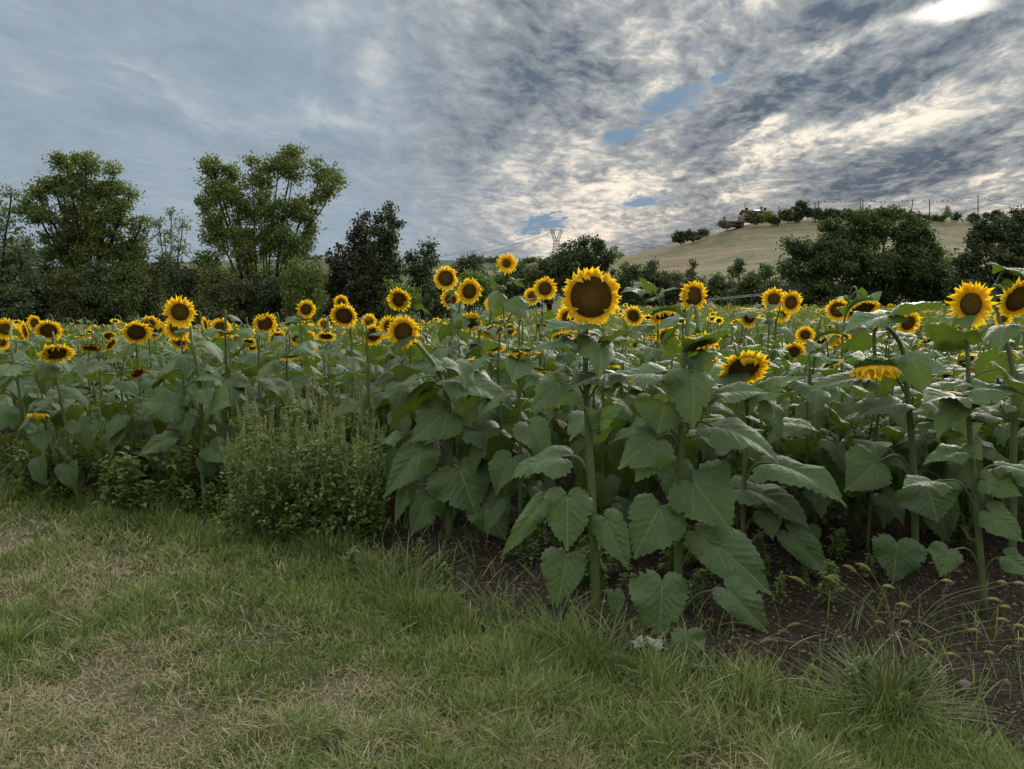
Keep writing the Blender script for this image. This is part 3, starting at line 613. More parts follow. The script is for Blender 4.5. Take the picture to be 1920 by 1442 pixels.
for (i, j, sg_, lab) in spans:
    pts = cable(PT[i]-Vector((0, 0, .25)), PT[j]-Vector((0, 0, .25)), sg_, .045, lab, 'cables strung between the ridge poles')
    n = {4: 10, 5: 12, 2: 5, 7: 3}[i]
    for q in range(n):
        u = random.uniform(.12, .9)*16; k = int(u); p = pts[k].lerp(pts[k+1], u-k)
        b = obj('perched_bird', bird_me, loc=p+Vector((0, 0, .12))); b.rotation_euler = (0, 0, random.uniform(0, 6.28)); b.scale = (1.3,)*3
        tag(b, 'tiny dark bird perched on a sagging cable above the hill ridge', 'bird', 'small birds on the ridge cables')
# lattice pylon
def pylon():
    D = 360.; base = at(1043, 500, D); top = at(1043, 427, D); H = top.z-base.z
    t = thing('electricity_pylon', 'steel lattice pylon rising behind the low oak', 'pylon', base); k = D/F
    def lattice(zs, ws, xc=lambda z: 0, r=.10):
        m = MB()
        for i in range(len(zs)):
            w = ws[i]/2
            C = [(xc(zs[i])+sx*w, sy*w*.8, zs[i]) for sx, sy in ((-1, -1), (1, -1), (1, 1), (-1, 1))]
            if i:
                for q in range(4):
                    m.tube([P0[q], C[q]], r, 4); m.tube([P0[q], C[(q+1) % 4]], r*.6, 4); m.tube([P0[(q+1) % 4], C[q]], r*.6, 4)
            for q in range(4): m.tube([C[q], C[(q+1) % 4]], r*.55, 4)
            P0 = C
        return m
    n = 9; zs = [H*.66*i/n for i in range(n+1)]; ws = [4.6-2.0*(i/n) for i in range(n+1)]
    obj('tower_body', lattice(zs, ws).mesh('tower_body', [M_STEEL]), t)
    zz_ = [H*.66+.003, H*.75, H*.84, H*.93]
    for s in (-1, 1):
        obj('tower_horn', lattice(zz_, [1.2, 1.5, 1.4, .7], xc=lambda z, s=s: s*(.6+1.5*(z-H*.66)/(H*.27))).mesh('tower_horn', [M_STEEL]), t)
    m = MB(); m.box(-3.2, -.15, H*.93, 2.8, .15, H*.94)
    for i in range(6): m.tube([(-3.1+i*.95, 0, H*.94), (-2.6+i*.95, 0, H*.965)], .08, 4); m.tube([(-2.6+i*.95, 0, H*.965), (-2.2+i*.95, 0, H*.94)], .08, 4)
    m.tube([(-1.3, 0, H*.96), (-1.3, 0, H)], .12, 4); m.tube([(2.6, 0, H*.96), (2.6, 0, H*.99)], .12, 4)
    obj('cross_arm', m.mesh('cross_arm', [M_STEEL]), t)
    for s in (-3.1, -1, 2.7):
        m = MB(); m.tube([(s, 0, H*.93), (s, 0, H*.86)], .13, 5); obj('insulator', m.mesh('insulator', [M_STEEL]), t)
    for k_, (dx, dz, px, py) in enumerate([(-3.1, .86, 760, 506), (-1, .9, 700, 500), (-3.1, .95, 690, 488)]):
        cable(base+Vector((dx, 0, H*dz)), at(px, py, 520), 5, .07, ['lowest', 'middle', 'highest'][k_]+' of the faint power lines running left from the pylon', 'power lines at the pylon')
    for k_, (dx, dz, px, py) in enumerate([(2.7, .86, 1330, 470), (2.7, .92, 1300, 468)]):
        cable(base+Vector((dx, 0, H*dz)), at(px, py, 440), 2.5, .07, ['lower', 'upper'][k_]+' of the faint power lines running right from the pylon', 'power lines at the pylon')
pylon()
# thin pale rail behind the far edge of the field
a = at(1325, 561, 58); b = at(1440, 550, 52); m = MB()
t = thing('pipe_rail', 'thin pale pipe rail sloping along the far edge of the field before the big oak', 'rail', a)
for dz in (0, -.10): m.tube([(0, 0, dz), tuple(b-a+Vector((0, 0, dz)))], .014, 6)
obj('rail', m.mesh('rail', [mat('pale_pipe', lambda t: princ(t, (.45, .48, .46), .5, .4))], smooth=True), t)
for q in range(5):
    p = (b-a)*(q/4); m = MB(); m.tube([(p.x, p.y+.06, p.z), (p.x, p.y+.06, -a.z)], .03, 6); obj('post', m.mesh('post', [M_WOOD]), t)

# ------------------------------------------------------------------ sunflower pieces
OUT = np.array([(1, 0), (.95, .03), (.88, .075), (.78, .15), (.66, .235), (.54, .31), (.42, .37), (.3, .415), (.18, .44), (.06, .435), (-.05, .395), (-.13, .32), (-.175, .23), (-.18, .14), (-.13, .06), (-.05, .015), (0, 0)])
def blade(L, W, droop=.6, fold=.18, wave=.035, seed=0, nu=26, rings=6, edge=0., twist=0.):
    """heart-shaped leaf in local coords: stalk joint at 0, tip to +Y, upper side +Z. returns V, f4, f3, uv"""
    r = np.random.default_rng(seed)
    d = np.r_[0, np.cumsum(np.linalg.norm(np.diff(OUT, axis=0), axis=1))]; s = np.linspace(0, d[-1], nu)
    U = np.interp(s, d, OUT[:, 0]); Vv = np.interp(s, d, OUT[:, 1])
    asym = r.uniform(.84, 1.19); tp = r.uniform(-.12, .3); Vv = Vv*(1+tp*.35-tp*np.clip(U, 0, 1))
    right = np.stack([U, Vv*asym], 1); left = np.stack([U, -Vv/asym], 1)[::-1][1:-1]
    O = np.concatenate([right, left]); n = len(O); c = np.array([.24, 0.])
    saw = 1 + (.032 if nu > 14 else .0)*((np.arange(n) % 2)*2-1) + r.normal(size=n)*.012; saw = saw*np.where(r.uniform(0, 1, n) < .07, r.uniform(.82, .94, n), 1); saw[[0, nu-1]] = 1
    O = c + (O-c)*saw[:, None]
    rs = np.linspace(0, 1, rings+1)[1:]**.9
    P = np.concatenate([c[None]]+[c+(O-c)*q for q in rs]); u, v = P[:, 0], P[:, 1]
    k = np.arange(n); kk = (k+1) % n
    f3 = np.stack([np.zeros(n, int), 1+k, 1+kk], -1)
    f4 = np.concatenate([np.stack([1+i*n+k, 1+(i+1)*n+k, 1+(i+1)*n+kk, 1+i*n+kk], -1) for i in range(rings-1)]) if rings > 1 else np.zeros((0, 4), int)
    av = np.abs(v)/.45; ph = r.uniform(0, 6, 4)
    z = fold*np.abs(v)*(1-.5*av) + wave*np.sin(7.5*u+ph[0]+np.sign(v)*1.1)*av**1.6 + wave*.5*np.sin(14*u+ph[1]*np.sign(v))*av**2
    z = z + .024*np.abs(np.sin(PI*(u-np.abs(v))*6.2+ph[2]))*np.clip(av*3, 0, 1)*np.clip((1-av)*3, 0, 1) - edge*av**2.2*.25
    z = z + (u < .12)*(-.25*(u-.12)**2*8)*.5
    X = v*W/.9; Z0 = z*L
    uu = np.maximum(u, 0); th = droop*uu**1.15*1.1
    ug = np.linspace(0, 1.15, 60); tg = droop*ug**1.15*1.1
    yc = np.r_[0, np.cumsum(np.cos(tg[:-1])*np.diff(ug))]; zc = np.r_[0, np.cumsum(-np.sin(tg[:-1])*np.diff(ug))]
    Y = np.where(u < 0, u, np.interp(uu, ug, yc))*L + np.sin(th)*Z0; Z = np.interp(uu, ug, zc)*L + np.cos(th)*Z0
    tw = twist*uu; Xr = X*np.cos(tw) - (Z-np.interp(uu, ug, zc)*L)*np.sin(tw); Zr = Z + X*np.sin(tw)
    return np.stack([Xr, Y, Zr], 1), f4, f3, np.stack([u, v+.5], 1)
def rot_apply(V, M3, o): return np.asarray(V) @ np.asarray(M3).T + np.asarray(o)
def frame(y, n):
    y = np.asarray(y, float); y = y/np.linalg.norm(y); z = np.asarray(n, float); z = z - y*np.dot(z, y); z /= np.linalg.norm(z)
    return np.stack([np.cross(y, z), y, z], 1)
LEAFV = []
for i in range(14):
    r = np.random.default_rng(300+i); mb = MB(); pit = [-.1, .15, .3, .45, .6, .8, 1.0, 1.2, .2, .5, .9, 1.35, .7, .35][i]
    pl = r.uniform(.38, .6); j = np.array([0, pl, pl*r.uniform(.35, .6)])
    mb.tube(spline([(0, 0, 0), (0, pl*.5, j[2]*.75), j], 8), np.linspace(.020, .012, 8), 6)
    yd = np.array([r.uniform(-.2, .2), math.cos(pit), -math.sin(pit)]); nn = np.array([r.uniform(-.3, .3), math.sin(pit), math.cos(pit)])
    V, f4, f3, uv = blade(1, r.uniform(.82, 1.02), droop=r.uniform(.35, .9), fold=r.uniform(.05, .3), wave=r.uniform(.05, .09), seed=i, edge=r.uniform(0, .9), twist=r.uniform(-.3, .3))
    mb.add(rot_apply(V, frame(yd, nn), j), f4, f3, uv, mi=1)
    LEAFV.append(mb.mesh('leaf', [M_STEM, M_LEAF], smooth=True))
LEAFD = []
for me in (LEAFV[7], LEAFV[11]):
    c = me.copy(); c.materials[0] = c.materials[1] = M_DEAD; LEAFD.append(c)
LEAFO = []
for me in LEAFV:
    c = me.copy(); c.materials[1] = M_OLD; LEAFO.append(c)
def petals_me(dr, seed, dry=False, curl=.25, length=1.0, n=25, fold=0., hang=False):
    r = np.random.default_rng(seed); mb = MB()
    for layer in range(3):
        for i in range(n):
            if dry and r.random() < .3: continue
            a = 2*PI*(i+layer*.37+r.uniform(-.42, .42))/n; ln = (1-dr)*r.uniform(.68, 1.2)*length*(1.06 if layer else .95); w = r.uniform(.055, .085)*(1+.4*(1-dr))
            T = np.linspace(0, 1, 6); prof = np.array([.6, .95, 1.0, .78, .42, .02])*w
            cz = r.uniform(-.5, .8)*curl*(2.2 if r.random() < .18 else 1); lift = (.10-.07*layer) + r.uniform(-.03, .05); tw = r.uniform(-.5, .5)
            if fold and r.random() < fold: cz = 1.45; lift = .5; ln *= .85
            if hang: cz = r.uniform(.0, .45); lift = r.uniform(.35, .65)
            sw = r.uniform(-.4, .4)
            V = []; uv = []; kap = cz*2.2; ph0 = lift*1.6; rad = dr*.93; zc = .02
            for q, tt in enumerate(T):
                if q:
                    an = min(ph0 + kap*(tt-.1), 2.75); rad += ln*.2*math.cos(an); zc += ln*.2*math.sin(an)
                ang = a + sw*tt*tt*.5
                for s in (-1, 0, 1):
                    x = s*prof[q]*math.cos(tw*tt); dz = s*prof[q]*math.sin(tw*tt) + (.25*prof[q] if s else 0.)
                    V.append((rad*math.cos(ang)-x*math.sin(ang), rad*math.sin(ang)+x*math.cos(ang), zc+dz)); uv.append((tt, .5+s*.5))
            k = np.arange(5)[:, None]*3; j = np.arange(2)[None]
            mb.add(V, np.stack([k+j, k+3+j, k+3+j+1, k+j+1], -1).reshape(-1, 4), uv=uv, tone=r.uniform(0, 1))
    return mb.mesh('petals', [M_PETAL_DRY if dry else M_PETAL], smooth=True)
def disc_me(dr, dome=.10, hollow=0.):
    mb = MB(); nr, na = 9, 32; V = [(0, 0, dome-hollow)]
    for i in range(1, nr+1):
        q = i/nr
        for j in range(na):
            a = 2*PI*j/na; V.append((dr*q*math.cos(a), dr*q*math.sin(a), dome*(1-q**4) - hollow*(1-q*q) - (.06 if i == nr else 0)))
    k = np.arange(na); kk = (k+1) % na
    f3 = np.stack([np.zeros(na, int), 1+k, 1+kk], -1); f4 = np.concatenate([np.stack([1+i*na+k, 1+(i+1)*na+k, 1+(i+1)*na+kk, 1+i*na+kk], -1) for i in range(nr-1)])
    mb.add(V, f4, f3); return mb.mesh('seed_disc', [M_DISC], smooth=True)
def head_me(dr, seed):
    """green receptacle with pointed bracts, the flower faces +Z"""
    r = np.random.default_rng(seed); mb = MB(); na = 24; prof = [(.13, -.34), (.3, -.30), (.62, -.22), (.88, -.1), (1.0, .0), (.93, .03)]
    V = [(0, 0, -.36)]
    for (q, z) in prof: V += [(dr*q*math.cos(2*PI*j/na), dr*q*math.sin(2*PI*j/na), z*dr/.58) for j in range(na)]
    k = np.arange(na); kk = (k+1) % na
    mb.add(V, np.concatenate([np.stack([1+i*na+kk, 1+(i+1)*na+kk, 1+(i+1)*na+k, 1+i*na+k], -1) for i in range(len(prof)-1)]), np.stack([np.zeros(na, int), 1+kk, 1+k], -1))
    for layer in range(2):
        for i in range(22):
            a = 2*PI*(i+.5*layer+r.uniform(-.2, .2))/22; ln = r.uniform(.2, .36)*(1 if layer else .8); w = r.uniform(.07, .1); r0 = dr*(.92-.18*layer); z0 = -.05-.07*layer; c = r.uniform(-.12, .02)
            P = []
            for tt, ww in ((0, .8), (.35, 1.), (.7, .55), (1., .03)):
                rd = r0+ln*tt; z = z0 - .02 + c*tt*tt
                for s in (-1, 1): P.append((rd*math.cos(a)-s*w*ww*math.sin(a), rd*math.sin(a)+s*w*ww*math.cos(a), z))
            mb.add(P, [(0, 2, 3, 1), (2, 4, 5, 3), (4, 6, 7, 5)])
    return mb.mesh('flower_head', [M_BRACT], smooth=True)
HV = {}
for i, (dr, kw) in enumerate([(.42, dict(curl=.22)), (.49, dict(curl=.28)), (.55, dict(curl=.32)), (.60, dict(curl=.4)), (.60, dict(curl=.3, fold=.3)), (.66, dict(dry=True, curl=.7, length=.9, fold=.2))]):
    HV[i] = (head_me(dr, i), petals_me(dr, i+10, **kw), disc_me(dr, .09 if i != 5 else .02, .0 if i != 5 else .04))
HV[6] = (head_me(.745, 77), petals_me(.745, 78, curl=.6, length=1.3, n=34, fold=.03), disc_me(.76, .12))
HV[8] = (head_me(.66, 97), petals_me(.66, 98, length=1.15, n=24, hang=True), disc_me(.62, .06))
HV[7] = (head_me(.40, 87), petals_me(.40, 88, curl=.3, length=1.0, n=24), disc_me(.40, .10))
PETALS_B = {k: petals_me([.42, .49, .55, .60, .60][k], 40+k, curl=.3, fold=.15 if k > 2 else 0) for k in range(5)}
SPOTS = []           # ground positions already taken
def stem_curve(B, H, n, lean=None, path=None):
    B = np.array(B); H = np.array(H); nh = np.array([n[0], n[1], 0.])
    drp = max(0., -n[2])
    back = H - n*.055
    apex = back - n*(.05+.05*drp) - nh*.02 + np.array([0, 0, .015+.035*drp])
    if path: return spline([B]+[np.array(p) for p in path]+[apex, back], 30)
    sh = apex - nh*(.06+.05*drp) - np.array([0, 0, .10+.03*drp]); mid = B + (sh-B)*.5 + np.array([(lean or 0), 0, 0])
    return spline([B, mid, sh, apex, back], 28)
def leaf_obj(parent, org, me, p, az, size, tilt=0., roll=0.):
    o = bpy.data.objects.new('leaf', me); COL.objects.link(o); o.parent = parent
    o.matrix_local = Matrix.Translation(Vector(p)-Vector(org)) @ Matrix.Rotation(az, 4, 'Z') @ Matrix.Rotation(tilt, 4, 'X') @ Matrix.Rotation(roll, 4, 'Y') @ Matrix.Diagonal((size, size, size, 1))
    return o
def sunflower(B, H, n, Rr, var, label, group, nleaf=12, lsize=.24, rad=.014, path=None, rnd=None, zmin=.18, hand=None, near=True, headless=False, foliage=None, lean=0.):
    r = rnd or random.Random(hash((round(B[0], 2), round(B[1], 2))) & 0xffff)
    n = np.array(n, float); n /= np.linalg.norm(n)
    B = np.array([B[0], B[1], float(ground_z(np.array(B[0]), np.array(B[1])))])
    t = thing('sunflower', label, 'sunflower', B, 0, group); SPOTS.append((B[0], B[1]))
    C = stem_curve(B-np.array([0, 0, .04]), H, n, lean, path)
    cum = np.r_[0, np.cumsum(np.linalg.norm(np.diff(C, axis=0), axis=1))]; cum /= cum[-1]
    rr = rad*np.interp(cum, [0, .06, .5, .9, 1], [1.25, 1.05, .86, .44, .50])
    mb = MB(); mb.tube(C-B, rr, 8 if near else 5)
    obj('stem', mb.mesh('stem', [M_STEM], smooth=True), t)
    if foliage is None:
        az = r.uniform(0, 6.28); top = float(C[:, 2].max())
        for k in range(nleaf):
            f = (k+.5)/nleaf; z = zmin + (top-.03-zmin)*f**.9; i = int(np.argmin(np.abs(C[:, 2]-z)[:len(C)*4//5])); p = C[i]
            az += 2.4+r.uniform(-.35, .35); sz = lsize*np.interp(f, [0, .25, .6, .85, 1], [.75, 1.08, 1., .72, .42])*r.uniform(.82, 1.18)
            if f < .45: idx = r.choice([4, 5, 6, 7, 10, 11, 12])
            elif f < .8: idx = r.choice([2, 3, 4, 5, 9, 12, 13])
            else: idx = r.choice([0, 1, 2, 8, 3, 13])
            if k == 0 and near and zmin < .5 and r.random() < .6:
                o_ = leaf_obj(t, B, r.choice(LEAFD), p, az, sz*.8, -.4, r.uniform(-.6, .6)); o_['label'] = 'withered brown lowest leaf'; continue
            leaf_obj(t, B, (LEAFO if f < .3 and r.random() < .6 else LEAFV)[idx], p, az, sz, r.uniform(-.18, .18), r.uniform(-.3, .3))
    else:
        o = obj('foliage', foliage, t); o.rotation_euler = (0, 0, r.uniform(0, 6.28)); s = r.uniform(.88, 1.1); o.scale = (s, s, (H[2]-.02)/1.4)
    if headless: return t, C, B
    Q = Vector(n).to_track_quat('Z', 'Y').to_matrix().to_4x4() @ Matrix.Rotation(r.uniform(0, 6.28), 4, 'Z')
    hm, pm, dm = HV[var]
    if var in PETALS_B and r.random() < .5: pm = PETALS_B[var]
    h = obj('flower_head', hm, t, M=Matrix.Translation(Vector(np.array(H)-B)) @ Q @ Matrix.Scale(Rr, 4))
    obj('petals', pm, h); obj('seed_disc', dm, h)
    return t, C, B
def nvec(yaw, pitch):
    y, p = R(yaw), R(pitch); return np.array([math.sin(y)*math.cos(p), -math.cos(y)*math.cos(p), math.sin(p)])
G1 = 'sunflowers whose heads stand out in the photo'
# px, py, diameter px, yaw(+ = turned right), pitch, head variant, distance override, label
HEADS = [
 (338,585,60,8,-4,2,5.7,'bright sunflower with a round dark disc, highest head on the left side of the photo'),
 (332,616,50,-5,-12,2,6.5,'sunflower half hidden right below the highest head on the left side'),
 (337,640,40,10,-30,1,7.4,'small low sunflower, third one down under the highest head on the left side'),
 (256,623,54,28,-30,3,6.2,'sunflower with a big dark disc tipped down, left of the highest left-side head'),
 (281,609,42,30,-25,1,7.6,'sunflower peeping out behind the upper right of the tipped dark-disc head'),
 (177,619,23,-10,-5,1,None,'small far sunflower alone over the leaves, right of the left-edge cluster'),
 (184,634,24,15,-10,2,None,'small far sunflower right below the one alone over the leaves'),
 (217,624,18,10,-5,1,None,'tiny far sunflower left of the tipped dark-disc head'),
 (10,617,44,20,-6,1,7.2,'upper sunflower cut by the left edge of the photo'),
 (3,641,34,10,-5,1,7.8,'lower sunflower cut by the left edge of the photo'),
 (48,622,42,-40,-6,1,7.2,'sunflower turned left with long petals, second from the left edge'),
 (66,607,36,-15,-8,2,8.6,'sunflower peeking out at the back of the left-edge cluster'),
 (91,620,48,30,-28,3,6.8,'sunflower with dark tipped disc, rightmost of the left-edge cluster'),
 (105,662,64,38,-52,4,5.6,'drooping sunflower with wide dark disc below the left-edge cluster'),
 (172,652,44,10,-66,5,6.4,'brown bowed head hidden under a pale leaf, right of the drooping left one'),
 (258,699,34,62,-40,5,5.9,'small withered brownish head seen side on in the leaves at left'),
 (72,775,48,5,-76,8,5.9,'low hanging head showing only a fringe of petals near the left edge'),
 (386,609,32,-50,-10,1,7.8,'small sunflower turned away, left of the round-disc head beside the tall left stem'),
 (414,614,38,15,-10,2,6.9,'sunflower with round disc just right of the tall left stem'),
 (446,640,24,20,-20,1,None,'small low sunflower among the leaves right of the tall left stem'),
 (473,648,30,25,-20,2,None,'small sunflower tucked down left of the stretched dark-disc head'),
 (497,607,46,32,-14,3,6.6,'sunflower with an oval dark disc in front of the many-stemmed poplar'),
 (574,580,38,30,-14,2,7.6,'sunflower on a leaning stalk held above the others, in front of the dark pine'),
 (640,567,30,0,-5,1,9.,'small sunflower right above the wide dark-disc head, a leaf across its face'),
 (645,592,54,0,-26,3,6.2,'sunflower with a wide dark disc under a smaller head, centre left'),
 (608,608,26,-10,-10,1,None,'small far sunflower left of the wide dark-disc head'),
 (556,633,32,0,-20,2,8.4,'small sunflower with a green leaf across it, left of centre'),
 (578,632,28,10,-12,1,8.6,'small sunflower touching the leaf-covered one, left of centre'),
 (601,646,24,20,-20,2,None,'tiny low sunflower among stalks below the leaning-stalk head'),
 (692,603,32,-8,10,1,8.6,'small sunflower half behind a leaf, right of the wide dark-disc head'),
 (706,626,26,40,-15,1,None,'small sunflower seen side on, right of the wide dark-disc head'),
 (690,648,34,-15,-50,4,8.,'shadowed drooping head low between stalks, left of the large tilted sunflower'),
 (749,562,50,-14,-24,3,6.4,'sunflower with stray petals sticking up, in front of the dark rounded tree'),
 (756,622,66,24,-10,2,4.9,'large tilted sunflower with an oval brown disc, left of the front broad-leaved plant'),
 (731,613,44,-20,-8,2,6.0,'sunflower mostly hidden behind the left of the large tilted one'),
 (776,651,36,25,-30,2,6.6,'sunflower low behind the right of the large tilted one'),
 (836,522,48,-6,-2,3,6.9,'upper left head of the high pair, round disc against dark trees'),
 (880,546,52,26,-10,2,6.5,'tilted right head of the high pair with oval disc'),
 (845,561,38,0,-5,2,8.4,'sunflower under the high pair, crossed by a stalk'),
 (950,494,40,8,4,7,6.6,'small spiky sunflower on a long thin stem, highest head of all'),
 (1022,541,46,4,-2,2,7.0,'sunflower with round disc left of the giant head'),
 (998,556,34,-14,-4,1,8.6,'smaller head overlapped by the round-disc one left of the giant'),
 (924,572,36,12,28,1,8.,'sunflower tipped up behind a leaf, between the high pair and the long-stemmed one'),
 (885,603,46,-12,-26,4,6.6,'sunflower with folded petals over its dark disc, below the high pair'),
 (925,617,54,10,-55,8,6.2,'flat drooping sunflower beside a curved pale stalk, left of the giant'),
 (1018,613,38,-20,-42,8,7.6,'ragged drooping head low left of the giant'),
 (1108,557,106,2,3,6,3.68,'giant sunflower with the broadest brown disc and short curly petals'),
 (1068,598,56,-26,-6,2,5.6,'sunflower hidden behind the lower left of the giant head'),
 (1056,628,52,-5,-60,8,5.9,'drooping withered-looking head under the giant, left of its stem'),
 (1300,555,58,6,0,3,5.8,'sunflower with round disc and a leaf over its lower edge, right of the giant'),
 (1246,590,66,6,-66,8,5.4,'bowed head with green bracts on top, hanging from a hooked stalk right of the giant'),
 (1188,592,42,-35,-20,2,7.2,'sunflower turned left between the giant and the bowed head'),
 (1250,631,44,0,-18,2,6.4,'sunflower shaded by a green leaf below the bowed head'),
 (1312,640,78,5,-60,4,3.9,'wide drooping head in shadow under a big leaf, right of the second front stem'),
 (1405,597,38,2,-3,1,7.6,'small sunflower with a leaf across the middle, alone against the far field'),
 (1451,561,46,-12,-2,1,6.7,'left head of the bright touching pair before the big oak'),
 (1483,567,46,10,-2,2,6.4,'right head of the bright touching pair before the big oak'),
 (1467,590,32,0,-4,7,7.6,'small head below the bright touching pair'),
 (1394,690,100,6,-38,3,4.2,'large low sunflower with dark disc looking down, nearest to the grass right of centre'),
 (1571,581,46,-22,-3,3,6.6,'sunflower with round disc left of the green-topped bowed head'),
 (1616,578,72,8,-50,8,5.2,'bowed sunflower with two leaves standing up on its back'),
 (1654,602,40,15,-14,2,7.2,'sunflower partly behind a leaf, below right of the green-topped bowed head'),
 (1703,606,50,10,-20,2,6.2,'sunflower with a large leaf over its upper half, centre right'),
 (1641,688,104,-6,-76,8,4.2,'heavy hanging head seen edge on from a thick hooked stalk'),
 (1552,634,64,10,-60,8,6.2,'drooping ragged head left of the thick hooked stalk'),
 (1510,628,36,-25,-10,1,7.8,'small sunflower among leaves left of the drooping ragged head'),
 (1488,660,46,-8,-24,1,7.,'sunflower low among stalks, above right of the large low one'),
 (1742,641,42,5,-50,2,7.,'drooping sunflower half under leaves left of the right front stem'),
 (1782,632,34,12,-30,2,7.6,'small sunflower just left of the right front stem'),
 (1820,571,92,4,2,1,3.88,'big bright sunflower with a loose petal over its disc, on the right'),
 (1908,560,84,10,-22,3,4.3,'large sunflower cut by the right edge of the photo'),
 (1880,596,34,-10,-10,1,8.,'small sunflower behind the leaves between the two big right-hand heads'),
]
FR = {}     # front plants with measured stems: index in HEADS -> (stem px path from the ground up, depth, radius)
FR[46] = ([(1119,1187),(1111,960),(1103,800),(1098,690)], 3.75, .0235)
FR[53] = ([(1270,1163),(1275,900),(1280,760),(1284,665)], 3.87, .0225)
FR[58] = ([(1391,1080),(1397,860),(1400,760)], 4.3, .016)
FR[33] = ([(841,1012),(842,860),(838,740),(818,690),(792,655)], 5.0, .024)
FR[69] = ([(1848,1172),(1828,920),(1815,760),(1813,650)], 3.85, .0175)
FR[63] = ([(1718,1060),(1712,860),(1700,730),(1690,650)], 4.45, .022)
FR[70] = ([(1896,1110),(1900,860),(1900,700)], 4.35, .022)
FR[0] = ([(384,940),(378,850),(374,720),(362,650)], 5.75, .02)
FR[8] = ([(60,918),(50,850),(38,740),(24,668)], 6.5, .016)
MADE = {}
for i, (px, py, dm, yaw, pit, var, D, lab) in enumerate(HEADS):
    D = D or min(15, .25*F/dm); n = nvec(yaw, pit); dn = D*1.02
    H = at(px, py, D); Rr = dm*D/F/2*1.04
    rr = random.Random(1000+i)
    if i in FR:
        pts, dd, rad = FR[i]; Bp = at(pts[0][0], pts[0][1], dd); B = (Bp.x, dd)
        path = [tuple(at(x, y, dd)) for x, y in pts[1:]]
        MADE[i] = sunflower(B, tuple(H), n, Rr, var, lab, G1, nleaf=4 if i not in (0, 8) else 12, zmin=.95 if i not in (0, 8) else .2, lsize=.24, rad=rad, path=path, rnd=rr)
    else:
        B = (H.x - n[0]*.16 + rr.uniform(-.05, .05), D + .14 + rr.uniform(0, .1))
        thin = i == 39
        MADE[i] = sunflower(B, tuple(H), n, Rr, var, lab, G1, nleaf=12, lsize=.23 if D < 8 else .2, rad=.009 if thin else .0125, rnd=rr, near=D < 8)
